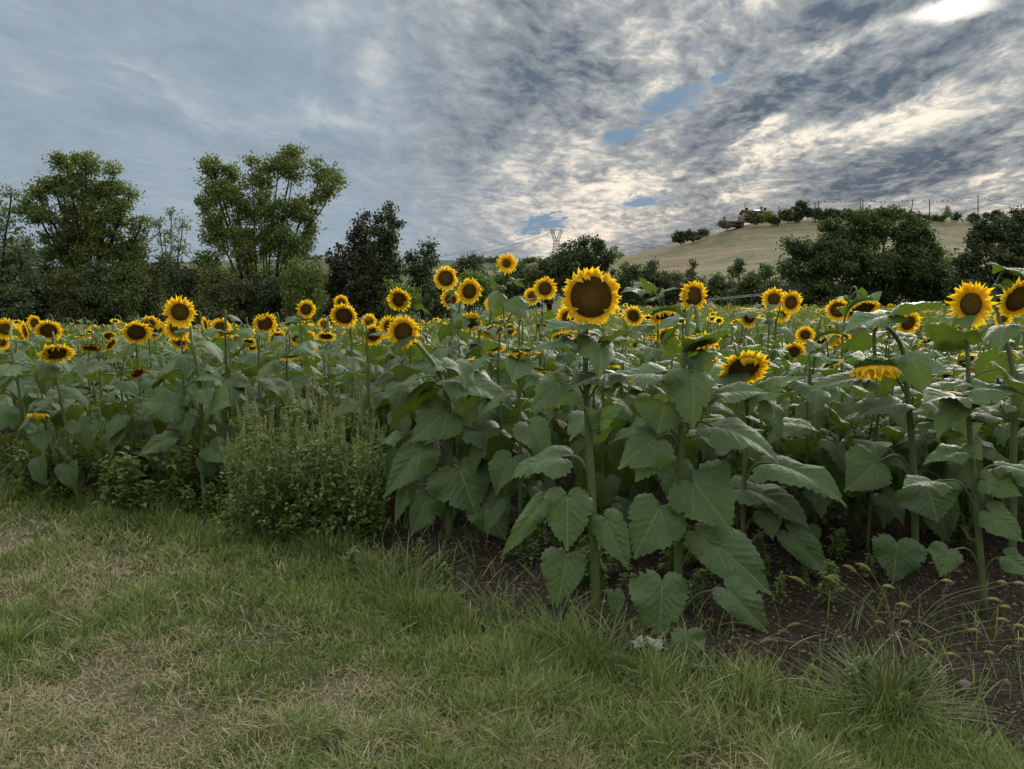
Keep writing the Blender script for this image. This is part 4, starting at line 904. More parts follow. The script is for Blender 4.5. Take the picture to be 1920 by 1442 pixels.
# extra curved collar leaves standing on the back of the bowed head etc. and all measured leaves of the front plants:
# plant index, joint px, tip px, width px, facing: h hanging toward the viewer, e nearly level, u underside lit, droop
HL = [
 (46,'h',1050,718,996,768,66,.5),(46,'h',1114,790,1166,758,46,.5),(46,'e',1052,856,955,905,60,.7),(46,'h',1064,930,1062,1026,98,.35),(46,'h',1012,942,940,1034,42,.5),(46,'H',1064,1046,1042,1136,84,.3),
 (46,'h',1134,975,1176,1062,66,.4),(46,'h',1152,1112,1158,1160,34,.3),(46,'e',1108,610,1016,618,60,.3),(46,'u',1130,640,1178,618,42,.3),(46,'e',1066,640,992,662,56,.3),(46,'e',1118,666,1184,682,56,.5),(46,'u',1165,722,1118,742,40,.3),(46,'e',1150,700,1060,722,60,.5),(46,'h',1128,800,1095,760,40,.4),
 (53,'h',1246,758,1232,810,104,.3),(53,'h',1230,822,1158,872,88,.5),(53,'e',1338,800,1440,848,84,.7),(53,'h',1300,905,1366,990,130,.45),(53,'h',1236,952,1186,1038,116,.45),(53,'h',1340,1018,1436,1102,104,.5),
 (53,'H',1242,1090,1232,1196,112,.35),(53,'h',1364,1106,1436,1180,78,.45),(53,'h',1287,1187,1286,1243,68,.3),(53,'h',1300,690,1340,662,44,.4),(53,'e',1296,700,1236,712,50,.3),(53,'u',1292,645,1376,622,60,.2),(53,'e',1230,700,1120,720,60,.3),(53,'h',1310,1000,1370,1062,60,.4),(53,'h',1216,860,1190,900,50,.4),(53,'e',1340,740,1430,730,70,.4),(53,'u',1246,640,1272,608,40,.3),
 (58,'e',1392,915,1510,980,86,.6),(58,'e',1448,868,1560,926,66,.6),(58,'e',1412,742,1492,700,56,.3),(58,'e',1392,728,1300,722,60,.4),(58,'e',1464,792,1546,812,44,.4),(58,'h',1482,1000,1558,1085,60,.3),(58,'h',1440,960,1446,1010,54,.4),(58,'e',1420,790,1370,770,50,.4),
 (33,'e',850,712,956,752,92,.55),(33,'e',826,686,750,692,66,.5),(33,'u',802,730,728,802,54,.4),(33,'h',838,772,776,822,94,.45),(33,'e',894,806,992,860,74,.55),(33,'h',792,838,724,924,72,.45),(33,'h',862,880,894,960,126,.35),
 (33,'H',802,928,772,1000,64,.3),(33,'h',905,944,950,1008,84,.3),(33,'h',762,912,742,978,32,.3),(33,'e',748,815,704,842,30,.4),(33,'e',780,712,726,734,40,.3),(33,'h',870,780,900,740,54,.4),
 (69,'e',1798,846,1742,872,66,.4),(69,'h',1822,836,1838,862,40,.3),(69,'e',1750,903,1672,900,66,.4),(69,'h',1858,960,1908,1010,66,.4),(69,'h',1780,1032,1757,1078,62,.3),(69,'h',1890,1044,1936,1078,50,.3),(69,'e',1878,872,1934,890,60,.4),(69,'e',1808,718,1768,732,40,.4),
 (69,'e',1824,728,1916,742,70,.5),(69,'e',1802,748,1704,742,70,.5),(69,'e',1822,772,1898,800,60,.5),(69,'u',1806,640,1716,608,56,.3),(69,'h',1850,900,1905,925,60,.4),
 (63,'u',1676,588,1770,574,70,.25),(63,'e',1668,590,1574,620,60,.4),(63,'u',1640,630,1550,656,50,.2),(63,'e',1692,756,1596,776,90,.5),(63,'e',1628,708,1532,734,60,.5),(63,'h',1642,868,1576,916,92,.4),(63,'h',1740,914,1752,975,126,.3),(63,'H',1682,1018,1668,1092,102,.3),(63,'h',1780,820,1830,790,60,.4),(63,'e',1735,790,1800,812,60,.5),
 (70,'e',1903,512,1840,494,50,.2),(70,'e',1912,510,1960,506,50,.2),(70,'u',1900,545,1874,522,26,.2),(70,'e',1890,760,1830,742,56,.4),(70,'h',1915,880,1950,930,60,.4),(70,'e',1905,700,1960,690,60,.4),
 (0,'e',372,705,418,712,64,.5),(0,'h',335,760,278,752,64,.5),(0,'h',402,745,436,758,60,.4),(0,'h',352,778,318,800,60,.4),(0,'h',392,838,432,866,52,.4),(0,'h',320,820,268,850,40,.5),
 (60,'e',1596,568,1584,552,14,.1),(60,'e',1618,556,1610,538,22,.1),(60,'e',1634,560,1656,546,18,.1),
 (50,'e',1204,545,1162,548,40,.3),(50,'u',1222,545,1196,520,16,.2),(50,'e',1240,548,1268,540,24,.3),(49,'e',1275,592,1310,575,40,.3),(54,'e',1388,585,1440,586,30,.1),
 (23,'h',648,566,632,568,14,.2),(39,'e',955,530,985,524,16,.3),(39,'e',948,540,930,534,14,.3),(39,'h',985,580,942,570,50,.3),
]
rr = random.Random(5)
for q, (pi_, kd, jx, jy, tx, ty, wd, dr) in enumerate(HL):
    t, C, B = MADE[pi_]; D0 = FR[pi_][1] if pi_ in FR else HEADS[pi_][6]
    # where the stalk leaves the stem
    zj = at(jx, jy, D0).z; xj = at(jx, jy, D0).x
    zz = C[:, 2]; tgt = zj - .30*abs(xj - np.interp(zj, zz[:len(zz)*2//3], C[:len(zz)*2//3, 0])) - (.05 if kd != 'u' else .02)
    i = int(np.argmin(np.abs(zz[:len(zz)*4//5]-tgt))); A = C[i]
    off = -min(.16, .25*abs(xj-A[0])+.05) if kd in 'hH' else rr.uniform(-.14, .04)
    if ty > 1000: off = min(off, 1.60*F/(max(ty, jy)-565)-A[1]-.02)
    J = np.array(at(jx, jy, A[1]+off)); k = (A[1]+off)/F
    dpx, dpy = (tx-jx)*k, -(ty-jy)*k
    dl = math.hypot(dpx, dpy)
    toward = {'h': -.30, 'H': -.25, 'e': rr.choice([-.55, -.25, .25]), 'u': -.2}[kd]*dl
    yd = np.array([dpx, toward, dpy]); L = np.linalg.norm(yd)*(1.0+.12*dr)
    nrm = {'h': (-.1*np.sign(dpx), -.85, .62), 'H': (0, -.9, .4), 'e': (0.15*np.sign(dpx), -.34, 1.), 'u': (0, .42, 1.)}[kd]
    W = max(wd*k, L*.55) if kd in 'eu' else wd*k*1.04
    if kd in 'eu': W = max(W, L*.8)
    # start the blade a little up so that the bend carries the tip to the measured place
    if kd in 'hH': dr *= .55
    up = np.array(nrm)/np.linalg.norm(nrm); yd2 = yd/np.linalg.norm(yd) + up*dr*.45
    V, f4, f3, uv = blade(L, W, droop=dr*1.1, fold=.22 if kd in 'hH' else .3, wave=.075, seed=500+q, nu=34, rings=8, edge=.3 if kd in 'hH' else .5, twist=rr.uniform(-.2, .2))
    V = rot_apply(V, frame(yd2, nrm), J)
    mb = MB(); mid = (A+J)/2 + np.array([0, 0, .03+.2*abs(J[0]-A[0])])
    pr = np.interp(L, [.05, .35], [.003, .0068])
    e_ = J + (J-mid)*.0
    mb.tube(spline([A-B, mid-B, J-B], 10), np.linspace(pr*1.3, pr*.8, 10), 7)
    mb.add(V-B, f4, f3, uv, mi=1)
    o = obj('leaf', mb.mesh('leaf', [M_STEM, M_OLD if kd == 'H' or jy > 1080 else M_LEAF], smooth=True), t)
    if kd == 'H': o['label'] = 'yellowing blotched lower leaf'
# ------------------------------------------------------------------ the rest of the field
FOL = []
for i in range(7):
    r = random.Random(800+i); mb = MB(); az = 0
    for k in range(12):
        f = (k+.5)/12; z = .15+1.2*f; az += 2.4+r.uniform(-.4, .4)
        sz = .235*np.interp(f, [0, .25, .6, .85, 1], [.8, 1.08, 1., .75, .5])*r.uniform(.85, 1.15)
        pit = r.uniform(.5, 1.2) if f < .5 else r.uniform(-.1, .7)
        V, f4, f3, uv = blade(sz, sz*.92, droop=r.uniform(.3, .8), fold=r.uniform(.05, .35), wave=.05, seed=900+i*20+k, nu=11, rings=3, edge=.5)
        J = np.array([math.cos(az)*.11, math.sin(az)*.11, z+.05]); yd = np.array([math.cos(az)*math.cos(pit), math.sin(az)*math.cos(pit), -math.sin(pit)]); nn = np.array([math.cos(az)*math.sin(pit), math.sin(az)*math.sin(pit), math.cos(pit)])
        mb.tube([(0, 0, z-.02), J*np.array([.6, .6, 1])+np.array([0, 0, .01]), J], .004, 4, cap=False)
        mb.add(rot_apply(V, frame(yd, nn), J), f4, f3, uv, mi=1)
    FOL.append(mb.mesh('foliage', [M_STEM, M_LEAF], smooth=True))
ZONES = [(-1e9, 150, 'at the left edge of the field'), (150, 360, 'below the big bushy poplar'), (360, 620, 'below the many-stemmed poplar'), (620, 860, 'below the dark conifers'), (860, 1060, 'left of the giant head'), (1060, 1330, 'right around the giant head'), (1330, 1620, 'below the dry hill, right of centre'), (1620, 1e9, 'at the right side of the field')]
def zone(px): 
    for a, b, s in ZONES:
        if a <= px < b: return s
LM = [(0, 'the left edge'), (60, 'the tall left-edge stem'), (115, 'the drooping left head'), (188, 'the lone amaranth spike'), (258, 'the tipped dark-disc head'), (340, 'the highest left-side head'), (415, 'the round left disc'), (497, 'the oval dark-disc head'), (574, 'the leaning-stalk head'), (645, 'the wide dark-disc head'), (755, 'the large tilted head'), (840, 'the high pair'), (950, 'the spiky head'), (1022, 'the disc beside the giant'), (1110, 'the giant head'), (1200, 'the green-backed head'), (1300, 'the leaf-edged round head'), (1395, 'the large low head'), (1483, 'the bright touching pair'), (1571, 'the disc under the oak'), (1641, 'the heavy hanging head'), (1730, 'the leaf-covered head'), (1820, 'the big right head'), (1908, 'the right edge')]
def lmark(px):
    m = min(LM, key=lambda q: abs(q[0]-px)); d = px-m[0]
    return ('in line with ' if abs(d) < 22 or m[0] in (0, 1908) else ('left of ' if d < 0 else 'right of '))+m[1]
ra = random.Random(42); count = len(HEADS); cand = []
for tries in range(60000):
    y = math.sqrt(ra.uniform(4.6**2, 12.5**2)); x = ra.uniform(-.78, .78)*y
    if y < edge_y(x)+.28: continue
    px, py = proj(x, y, 1.3)
    # weedy hollow in the middle right: hardly any sunflowers
    if 1440 < px < 1690 and 5.2 < y < 8.2 and ra.random() < .93: continue
    cand.append((y, x, px))
cand.sort(); chosen = []
grid = {}
def free(x, y, dmin):
    for dx in (-1, 0, 1):
        for dy in (-1, 0, 1):
            for (a, b) in grid.get((int(x//.6)+dx, int(y//.6)+dy), ()):
                if (a-x)**2+(b-y)**2 < dmin*dmin: return False
    return True
for (a, b) in SPOTS: grid.setdefault((int(a//.6), int(b//.6)), []).append((a, b))
ra.shuffle(cand)
for (y, x, px) in cand:
    dm = .36 if y < 6.5 else .44
    if free(x, y, dm): grid.setdefault((int(x//.6), int(y//.6)), []).append((x, y)); chosen.append((y, x, px))
chosen.sort(); chosen = chosen[:300-len(HEADS)]
LASTY = chosen[-1][0]
for (y, x, px) in chosen:
    band = 'close behind the front row' if y < 6.2 else ('further in' if y < 8.5 else 'deeper in the field')
    g = 'leafy sunflowers ' + band
    bowed = y < 6.6
    lab = ('bowed sunflower %s, %s' if bowed else 'sunflower %s, %s') % (band, lmark(px))
    zt = ra.uniform(1.12, 1.34) if y < 6.6 else ra.uniform(1.18, 1.40)
    if px > 1130: zt -= .10
    if px < 900 and y < 6.6: zt += .08
    if px < 900 and 6.6 <= y < 9: zt += .05
    zt = min(zt, CH - (618-565)*y/F) + float(ground_z(np.array(x), np.array(y)))*.8
    yaw = ra.gauss(10, 45); pit = ra.uniform(-85, -55) if bowed or ra.random() < .6 else ra.uniform(-50, -10)
    n = nvec(yaw, pit); H = (x+n[0]*.14, y+n[1]*.16, zt)
    hl = ra.random() < (.55 if bowed else (.35 if px < 900 else .6))
    sunflower((x, y), H, n, ra.uniform(.085, .12), ra.choice([1, 2, 3, 4, 2, 3]), lab, g, nleaf=15, zmin=.10, lsize=.25, rad=.0125, rnd=ra, near=y < 7, foliage=None if y < 6.6 else ra.choice(FOL), headless=hl)
print('individual sunflowers', len(chosen)+len(HEADS), 'last', LASTY)
# far plants, one mass
def lowpoly(seed):
    r = random.Random(seed); V = []; Fq = []; kind = []
    def quad(a, b, c, d, k): Fq.append([len(V)+i for i in range(4)]); V.extend([a, b, c, d]); kind.append(k)
    quad((-.015, 0, 0), (.015, 0, 0), (.012, 0, 1.3), (-.012, 0, 1.3), 0); az = 0
    for k in range(13):
        f = (k+.5)/13; z = .35+.98*f; az += 2.4; s = .25*np.interp(f, [0, .6, 1], [1., 1., .55])*r.uniform(.85, 1.15); pit = r.uniform(0, .7)
        d = np.array([math.cos(az)*math.cos(pit), math.sin(az)*math.cos(pit), -math.sin(pit)]); sd = np.array([-math.sin(az), math.cos(az), 0]); J = np.array([math.cos(az)*.1, math.sin(az)*.1, z+.05]); up = np.array([0, 0, .06*s/.25])
        quad(J-d*.02, J+d*s*.3+sd*s*.42+up, J+d*s*.65+sd*s*.26+up*.5-np.array([0, 0, .02]), J+d*s-np.array([0, 0, .05]), 1); quad(J-d*.02, J+d*s-np.array([0, 0, .05]), J+d*s*.65-sd*s*.26+up*.5-np.array([0, 0, .02]), J+d*s*.3-sd*s*.42+up, 1)
    n = nvec(r.gauss(8, 40), r.choice([-85, -80, -75, -60, -35])+r.uniform(-5, 5)); M3 = np.array(Vector(n).to_track_quat('Z', 'Y').to_matrix()); H = np.array([n[0]*.12, n[1]*.14, r.uniform(1.28, 1.42)]); Rr = r.uniform(.09, .12)
    for i in range(9):
        a = 2*PI*i/9; P = [np.array([math.cos(a+q)*rd, math.sin(a+q)*rd, 0.])*Rr for q, rd in ((-.33, .5), (-.15, 1.), (.2, .95), (.33, .5))]
        quad(*[M3 @ p + H for p in P], 2)
    for i in range(3):
        a = 2*PI*i/3; P = [np.array([math.cos(b)*rd, math.sin(b)*rd, .06])*Rr for b, rd in ((0, 0), (a, .56), (a+1.05, .56), (a+2.1, .56))]
        quad(*[M3 @ p + H for p in P], 3)
    return np.array(V), np.array(Fq), np.array(kind)
LP = [lowpoly(i) for i in range(12)]
NOHEAD = [(V_[:int((K_ < 2).sum())*4], F_[K_ < 2], K_[K_ < 2]) for V_, F_, K_ in LP]
Vs = []; Fs = []; Ks = []; nV = 0; rf_ = np.random.default_rng(11)
y = LASTY
while y < 46:
    hw = .8*y+3; xs = np.arange(-hw, hw, .42 if y < 25 else .5); xs = xs + rf_.normal(size=len(xs))*.13
    for x in xs:
        if y < LASTY+1.2 and not free(x, y, .35): continue
        V, Fq, K = (LP if rf_.uniform() < (.28 if x < 0 else .25) else NOHEAD)[rf_.integers(12)]; a = rf_.uniform(-.7, .7); s = rf_.uniform(.9, 1.08); ca, sa = math.cos(a)*s, math.sin(a)*s
        W = np.stack([V[:, 0]*ca-V[:, 1]*sa+x, V[:, 0]*sa+V[:, 1]*ca+y+rf_.normal()*.12, V[:, 2]*s*rf_.uniform(.94, 1.04)*.97 + float(ground_z(np.array(x), np.array(y)))], 1)
        Vs.append(W); Fs.append(Fq+nV); Ks.append(K); nV += len(W)
    y += .55 if y < 25 else .7
def f_farleaf(t):
    n, _ = t.noise(geo(t), 6, 3); n2, _ = t.noise(geo(t), .4, 3); c = t.mix(n, (.09, .125, .04), (.22, .235, .085)); c = t.mix(t.sm(n2, .45, .7), c, (.25, .23, .075))
    return translu(t, princ(t, c, .55, .3), (.16, .24, .03), .25)
M_FARLEAF = mat('far_sunflower_leaf', f_farleaf)
me = mesh_np('sunflower_field', np.concatenate(Vs), [np.concatenate(Fs)], [M_STEM, M_FARLEAF, M_PETAL, M_DISC], mi=np.concatenate(Ks))
tag(obj('sunflower_field', me), 'far mass of sunflowers filling the field back to the trees', 'sunflower field', kind='stuff')

# ------------------------------------------------------------------ weeds
def weed_meshes(seed, H, spikes=True, bushy=1.0):
    r = random.Random(seed); st = MB(); fo = MB(); sps = []; z0 = .05
    def twig(p0, p1, r0, r1):
        m = ((p0[0]+p1[0])/2+r.uniform(-.02, .02), (p0[1]+p1[1])/2+r.uniform(-.02, .02), (p0[2]+p1[2])/2+.01); st.tube([p0, m, p1], [r0, (r0+r1)/2, r1], 5, cap=False)
    def leaf(p, az, pit, L):
        d = np.array([math.cos(az)*math.cos(pit), math.sin(az)*math.cos(pit), math.sin(pit)]); s = np.array([-math.sin(az), math.cos(az), 0.]); u = np.array([0, 0, 1.])*L*.12; p = np.array(p)
        w = L*r.uniform(.26, .36); j = p+d*L*.25
        V = [p, j, j+d*L*.35+s*w+u, p+d*L*1.2-u*1.3, j+d*L*.35-s*w+u, j+d*L*.62+s*w*.7+u*.4, j+d*L*.62-s*w*.7+u*.4, j+d*L*.5]
        fo.add(V, [(1, 7, 5, 2), (1, 4, 6, 7)], [(7, 3, 5), (7, 6, 3), (1, 1, 7)][:2], tone=r.random())
    def spike(p, L, w, d=(0, 0, 1)):
        sp = MB(); sps.append(sp); n = int(L/.0052); d = np.array(d); p = np.array(p)
        for i in range(n):
            f = i/n; a = i*2.4; rd = w*(max(0, math.sin(PI*min(1, f*.97+.12)))**.7)*r.uniform(.4, 1.25)*(1+.35*math.sin(f*23+seed)); q = p + d*L*f; o = np.array([math.cos(a), math.sin(a), .35])*rd; s = w*.55
            b = q+o; c = np.array([math.cos(a+1.6), math.sin(a+1.6), 0])*s*.6
            sp.add([b-c, b+np.array([0, 0, s]), b+c, b-np.array([0, 0, s*.7])+o*.2, b+o*.7+np.array([0, 0, s*.5])], (), [(0, 4, 1), (1, 4, 2), (2, 4, 3), (3, 4, 0)], tone=r.random())
        sp.tube([p-d*.01, p+d*L], [w*.4, w*.15], 5)
    lx, ly = r.uniform(-.17, .17)*H, r.uniform(-.17, .17)*H
    P = lambda f: (lx*f*f, ly*f*f, H*f)
    twig((0, 0, -.03), P(.5), .006, .0045); twig(P(.5), P(.85), .0045, .003)
    nb = int(15*bushy*max(.6, H))
    for i in range(nb):
        f = .06+.78*i/nb; az = i*2.4+r.uniform(-.4, .4); p = P(f); L = r.uniform(.5, 1.)*H*.32*(1-f*.6); e = (p[0]+math.cos(az)*L*.72, p[1]+math.sin(az)*L*.72, p[2]+L*.75); twig(p, e, .003, .0015)
        for k in range(int(8+L*44)):
            g = r.uniform(.15, 1); q = [p[j]+(e[j]-p[j])*g for j in range(3)]; leaf(q, r.uniform(0, 6.28), r.uniform(-.5, .6), r.uniform(.028, .065)*(1.3-f*.5))
        if spikes and f > .3 and r.random() < .7: spike(e, r.uniform(.06, .13)*(1+f*.5), r.uniform(.008, .013))
    for k in range(int(30*H)):
        f = r.uniform(.05, .85); leaf(P(f), r.uniform(0, 6.28), r.uniform(-.4, .6), r.uniform(.03, .06))
    if spikes: spike(P(.74), H*.30, .016, (r.uniform(-.15, .15), r.uniform(-.1, .1), 1))
    out = [st.mesh('stem', [M_WEEDLEAF]), fo.mesh('foliage', [M_WEEDLEAF])]
    out += [s_.mesh('seed_spike', [M_WEEDSPIKE]) for s_ in sps]
    return out
WV = [weed_meshes(i, 1.0) for i in range(6)]; BV = [weed_meshes(50+i, .5, False, 2.4) for i in range(4)]
WB = []
for a in WV:
    L_ = []
    for m_ in a[2:]:
        c = m_.copy(); c.materials[0] = M_WEEDBROWN; L_.append(c)
    WB.append(a[:2]+L_)
def place_weed(vs, x, y, H, h0, label, cat, group, name):
    if '@' in label: label = label.replace('@', lmark(proj(x, y, .3)[0]))
    z = float(ground_z(np.array(x), np.array(y))); t = thing(name, label, cat, (x, y, z), ra.uniform(0, 6.28), group); s = H/h0; w = s*ra.uniform(.85, 1.2)*(.85 if h0 > 1 else 1)
    t.scale = (w, w, s)
    for me in vs: obj(me.name.split('.')[0], me, t)
def scatter(px0, px1, y0, y1, n, dm):
    out = []; k = 0
    while len(out) < n and k < 4000:
        k += 1; y = ra.uniform(y0, y1); x = (ra.uniform(px0, px1)-960)/F*y
        if all((x-a)**2+(y-b)**2 > dm*dm for a, b in out): out.append((x, y))
    return out
# hand-placed spikes: px, top py, depth, label
for (px, py, D, lab) in [(462,722,5.25,'tall amaranth spike, left of the weed clump before the field'),(563,705,5.15,'tallest amaranth spike, in the middle of the weed clump'),(488,768,5.05,'amaranth with a short spike at the left front of the weed clump'),(520,790,4.95,'low bushy amaranth at the front of the weed clump'),(610,780,5.05,'leaning amaranth right of the tallest spike'),(585,742,5.25,'amaranth just behind the tallest spike'),
     (640,792,5.0,'amaranth at the right front of the weed clump'),(672,775,5.2,'slender reddish-green amaranth on the right of the weed clump'),(540,762,5.35,'amaranth left behind the tallest spike'),(440,800,5.3,'amaranth at the left side of the weed clump'),(690,800,5.35,'rightmost amaranth of the weed clump beside the bare soil'),
     (188,722,6.15,'tall lone amaranth spike in the left part of the field'),(205,790,6.0,'shorter amaranth beside the lone spike on the left'),(96,800,6.5,'small amaranth near the left edge')]:
    H = at(px, py, D).z; place_weed(WV[ra.randrange(6)], (px-960)/F*D, D, H*1.02, 1.08, lab, 'weed', 'amaranth weeds at the edge of the field', 'amaranth_weed')
for (x, y) in scatter(420, 700, 4.85, 5.9, 52, .11): place_weed(WV[ra.randrange(6)], x, y, ra.uniform(.6, 1.06), 1.08, 'amaranth packed inside the weed clump, @', 'weed', 'amaranth packed in the weed clump', 'amaranth_weed')
for (x, y) in scatter(480, 700, 5.7, 7.2, 16, .2): place_weed(WV[ra.randrange(6)], x, y, ra.uniform(.95, 1.2), 1.08, 'amaranth between sunflower stalks behind the weed clump, @', 'weed', 'amaranth behind the weed clump', 'amaranth_weed')
for (x, y) in scatter(1440, 1700, 5.0, 8.4, 46, .2): place_weed(WB[ra.randrange(6)], x, y, ra.uniform(.7, 1.12), 1.08, 'brownish gone-to-seed weed in the hollow, @', 'weed', 'brownish weeds in the hollow of the field', 'seeding_weed')
for k in range(95):                      # low leafy plants along the grass edge
    px = ra.uniform(-60, 720); x0 = (px-960)/F*5.2
    d = edge_y(x0); x = (px-960)/F*d; y = edge_y(x)+ra.uniform(-.32, .35)
    if px > 700: continue
    place_weed(BV[ra.randrange(4)], x, y, ra.uniform(.25, .62)*(1 if px < 400 else .6), .5, 'low leafy weed at the foot of the field, @', 'weed', 'low leafy weeds at the foot of the field', 'leafy_weed')
for (px, py, H, lab) in [(660,1085,.22,'small yellowing weed seedling on the grass edge below the weed clump'),(835,1128,.24,'thin pale weed left of the front broad-leaved sunflower'),(785,1060,.2,'dusty weed at the edge of the bare soil patch'),(1040,1140,.16,'low weed by the foot of the giant sunflower'),(1460,1130,.2,'weed seedling between the front stems and the foxtail clump'),(1190,1195,.12,'tiny yellow weed beside the white scraps')]:
    g = ground_at(px, py); place_weed(BV[ra.randrange(4)], g.x, g.y, H, .5, lab, 'weed', None, 'weed_seedling')

for (x, y) in scatter(700, 1900, 3.9, 5.8, 80, .12):
    if y < edge_y(x)+.22: continue
    place_weed(BV[ra.randrange(4)], x, y, ra.uniform(.1, .3), .5, 'low weed in the shade between stems, @', 'weed', 'low weeds in the shade under the sunflowers', 'leafy_weed')
# ------------------------------------------------------------------ grass
M_GRASS = mat('grass_blade', lambda t: translu(t, princ(t, (lambda c: t.mix(attr(t, 'dry'), c, t.mix(attr(t, 'tone'), (.20, .16, .085), (.47, .39, .235))))(t.mix(attr(t, 'tone'), (.08, .13, .026), (.24, .30, .085))), .6, .25), (.12, .19, .02), .22))
def grass():
    r = np.random.default_rng(3); N = 560000
    y = 2.0 + (9.5-2.0)*r.uniform(0, 1, N)**1.35; x = (r.uniform(-.82, .82, N))*(y+.4)
    s = soil_amt(x, y); keep = r.uniform(0, 1, N) > s*.975
    far = y > edge_y(x)+.25; keep &= ~far
    x, y, s = x[keep], y[keep], s[keep]; N = len(x)
    d = dryness(x, y); edge = np.clip(1-(np.interp(x, SX, SY)-y)/.9, 0, 1)
    dens = fbm(x*4, y*4, 77, 3)
    keep = r.uniform(0, 1, N) < np.clip((dens-.3)*3.6, .28, 1); x, y, d, edge, s = x[keep], y[keep], d[keep], edge[keep], s[keep]; N = len(x)
    tuft = fbm(x*2.3, y*2.3, 55, 3)
    tf2 = fbm(x*7, y*7, 99, 3); h = (.036+.085*np.clip((tuft-.35)*2.5, 0, 1)*np.clip((tf2-.25)*2.2, .2, 1.2))*r.uniform(.5, 1.7, N)*(1-.45*d) + edge**1.5*.10*r.uniform(.3, 1.3, N)
    isdry = (r.uniform(0, 1, N) < np.clip(d*.9+.10, 0, .9)).astype(float)
    lay = np.where(isdry > .5, r.uniform(.8, 1.45, N), r.uniform(.15, 1.0, N)); h = h*np.where(isdry > .5, 1.25, 1)
    az = r.uniform(0, 2*PI, N); w = r.uniform(.0009, .0022, N)*np.where(r.uniform(0, 1, N) < .12, 2., 1.)*np.clip(y/3.2, .8, 1.8)
    z0 = ground_z(x, y)
    dx, dy = np.cos(az), np.sin(az); sx, sy = -dy*w, dx*w
    f = [0, .4, .75, 1.]; wd = [1, .95, .6, .05]; P = []
    for q, (a, b) in enumerate(zip(f, wd)):
        ang = lay*(.7+.4*a); hx = h*a*np.sin(ang)*1.1; hz = h*a*np.cos(np.minimum(ang, 1.45))+.002
        cx, cy, cz = x+dx*hx, y+dy*hx, z0+hz
        P += [np.stack([cx-sx*b, cy-sy*b, cz], 1), np.stack([cx+sx*b, cy+sy*b, cz], 1)]
    V = np.stack(P, 1).reshape(-1, 3); b = np.arange(N)[:, None]*8
    Fq = np.concatenate([b+np.array([[0, 1, 3, 2]]), b+np.array([[2, 3, 5, 4]]), b+np.array([[4, 5, 7, 6]])], 1).reshape(-1, 4)
    tn = np.clip(r.uniform(0, 1, N)*.7+.3*tuft, 0, 1)
    me = mesh_np('lawn_grass', V, [Fq], [M_GRASS], attr={'dry': np.repeat(isdry, 8), 'tone': np.repeat(tn, 8)})
    tag(obj('lawn_grass', me), 'rough mown grass with straw-coloured dry patches in the foreground', 'grass', kind='stuff'); print('blades', N)
grass()
# long grass standing among the foot of the plants at left
def tuftmesh(seed, n, h, spread, w=.0025):
    r = np.random.default_rng(seed); mb = MB()
    for i in range(n):
        a = r.uniform(0, 2*PI); l = h*r.uniform(.5, 1.15); o = np.array([math.cos(a), math.sin(a)])*r.uniform(0, spread*.45); b = r.uniform(.15, 1.0)*spread; tw = r.uniform(-.06, .06)
        pts = [np.array([o[0]+math.cos(a+tw*9*f)*b*f**1.4, o[1]+math.sin(a+tw*9*f)*b*f**1.4, l*math.sin(min(f*1.35, 1.75))*.98]) for f in (0, .3, .6, .85, 1.)]
        s = np.array([-math.sin(a), math.cos(a), 0])*w*r.uniform(.7, 1.4); V = []
        for p, k in zip(pts, (1, 1, .8, .5, .05)): V += [p-s*k, p+s*k]
        mb.add(V, [(2*q, 2*q+1, 2*q+3, 2*q+2) for q in range(4)], tone=r.random())
    return mb
M_TUFT = mat('long_grass', f_simple((.06, .09, .022), (.16, .19, .06), (.14, .22, .03), .25))
M_TUFTY = mat('foxtail_blade', f_simple((.065, .095, .028), (.19, .21, .07), (.16, .2, .04), .25))
TF = [tuftmesh(i, 60, .20, .30).mesh('blades', [M_TUFT]) for i in range(4)]
for k in range(60):
    x = ra.uniform(-5.2, -.9) if k < 40 else ra.uniform(-.9, .4); y = float(np.interp(x, SX, SY))+ra.uniform(-.25, .22)
    o = obj('grass_tuft', TF[k % 4], loc=(x, y, float(ground_z(np.array(x), np.array(y)))-.01)); s = ra.uniform(.6, 1.15); o.scale = (s, s, s*ra.uniform(.8, 1.2)); o.rotation_euler = (0, 0, ra.uniform(0, 6.28))
    tag(o, 'tuft of long grass along the field edge, ' + lmark(proj(x, y, 0)[0]), 'grass tuft', 'long grass tufts along the field edge')
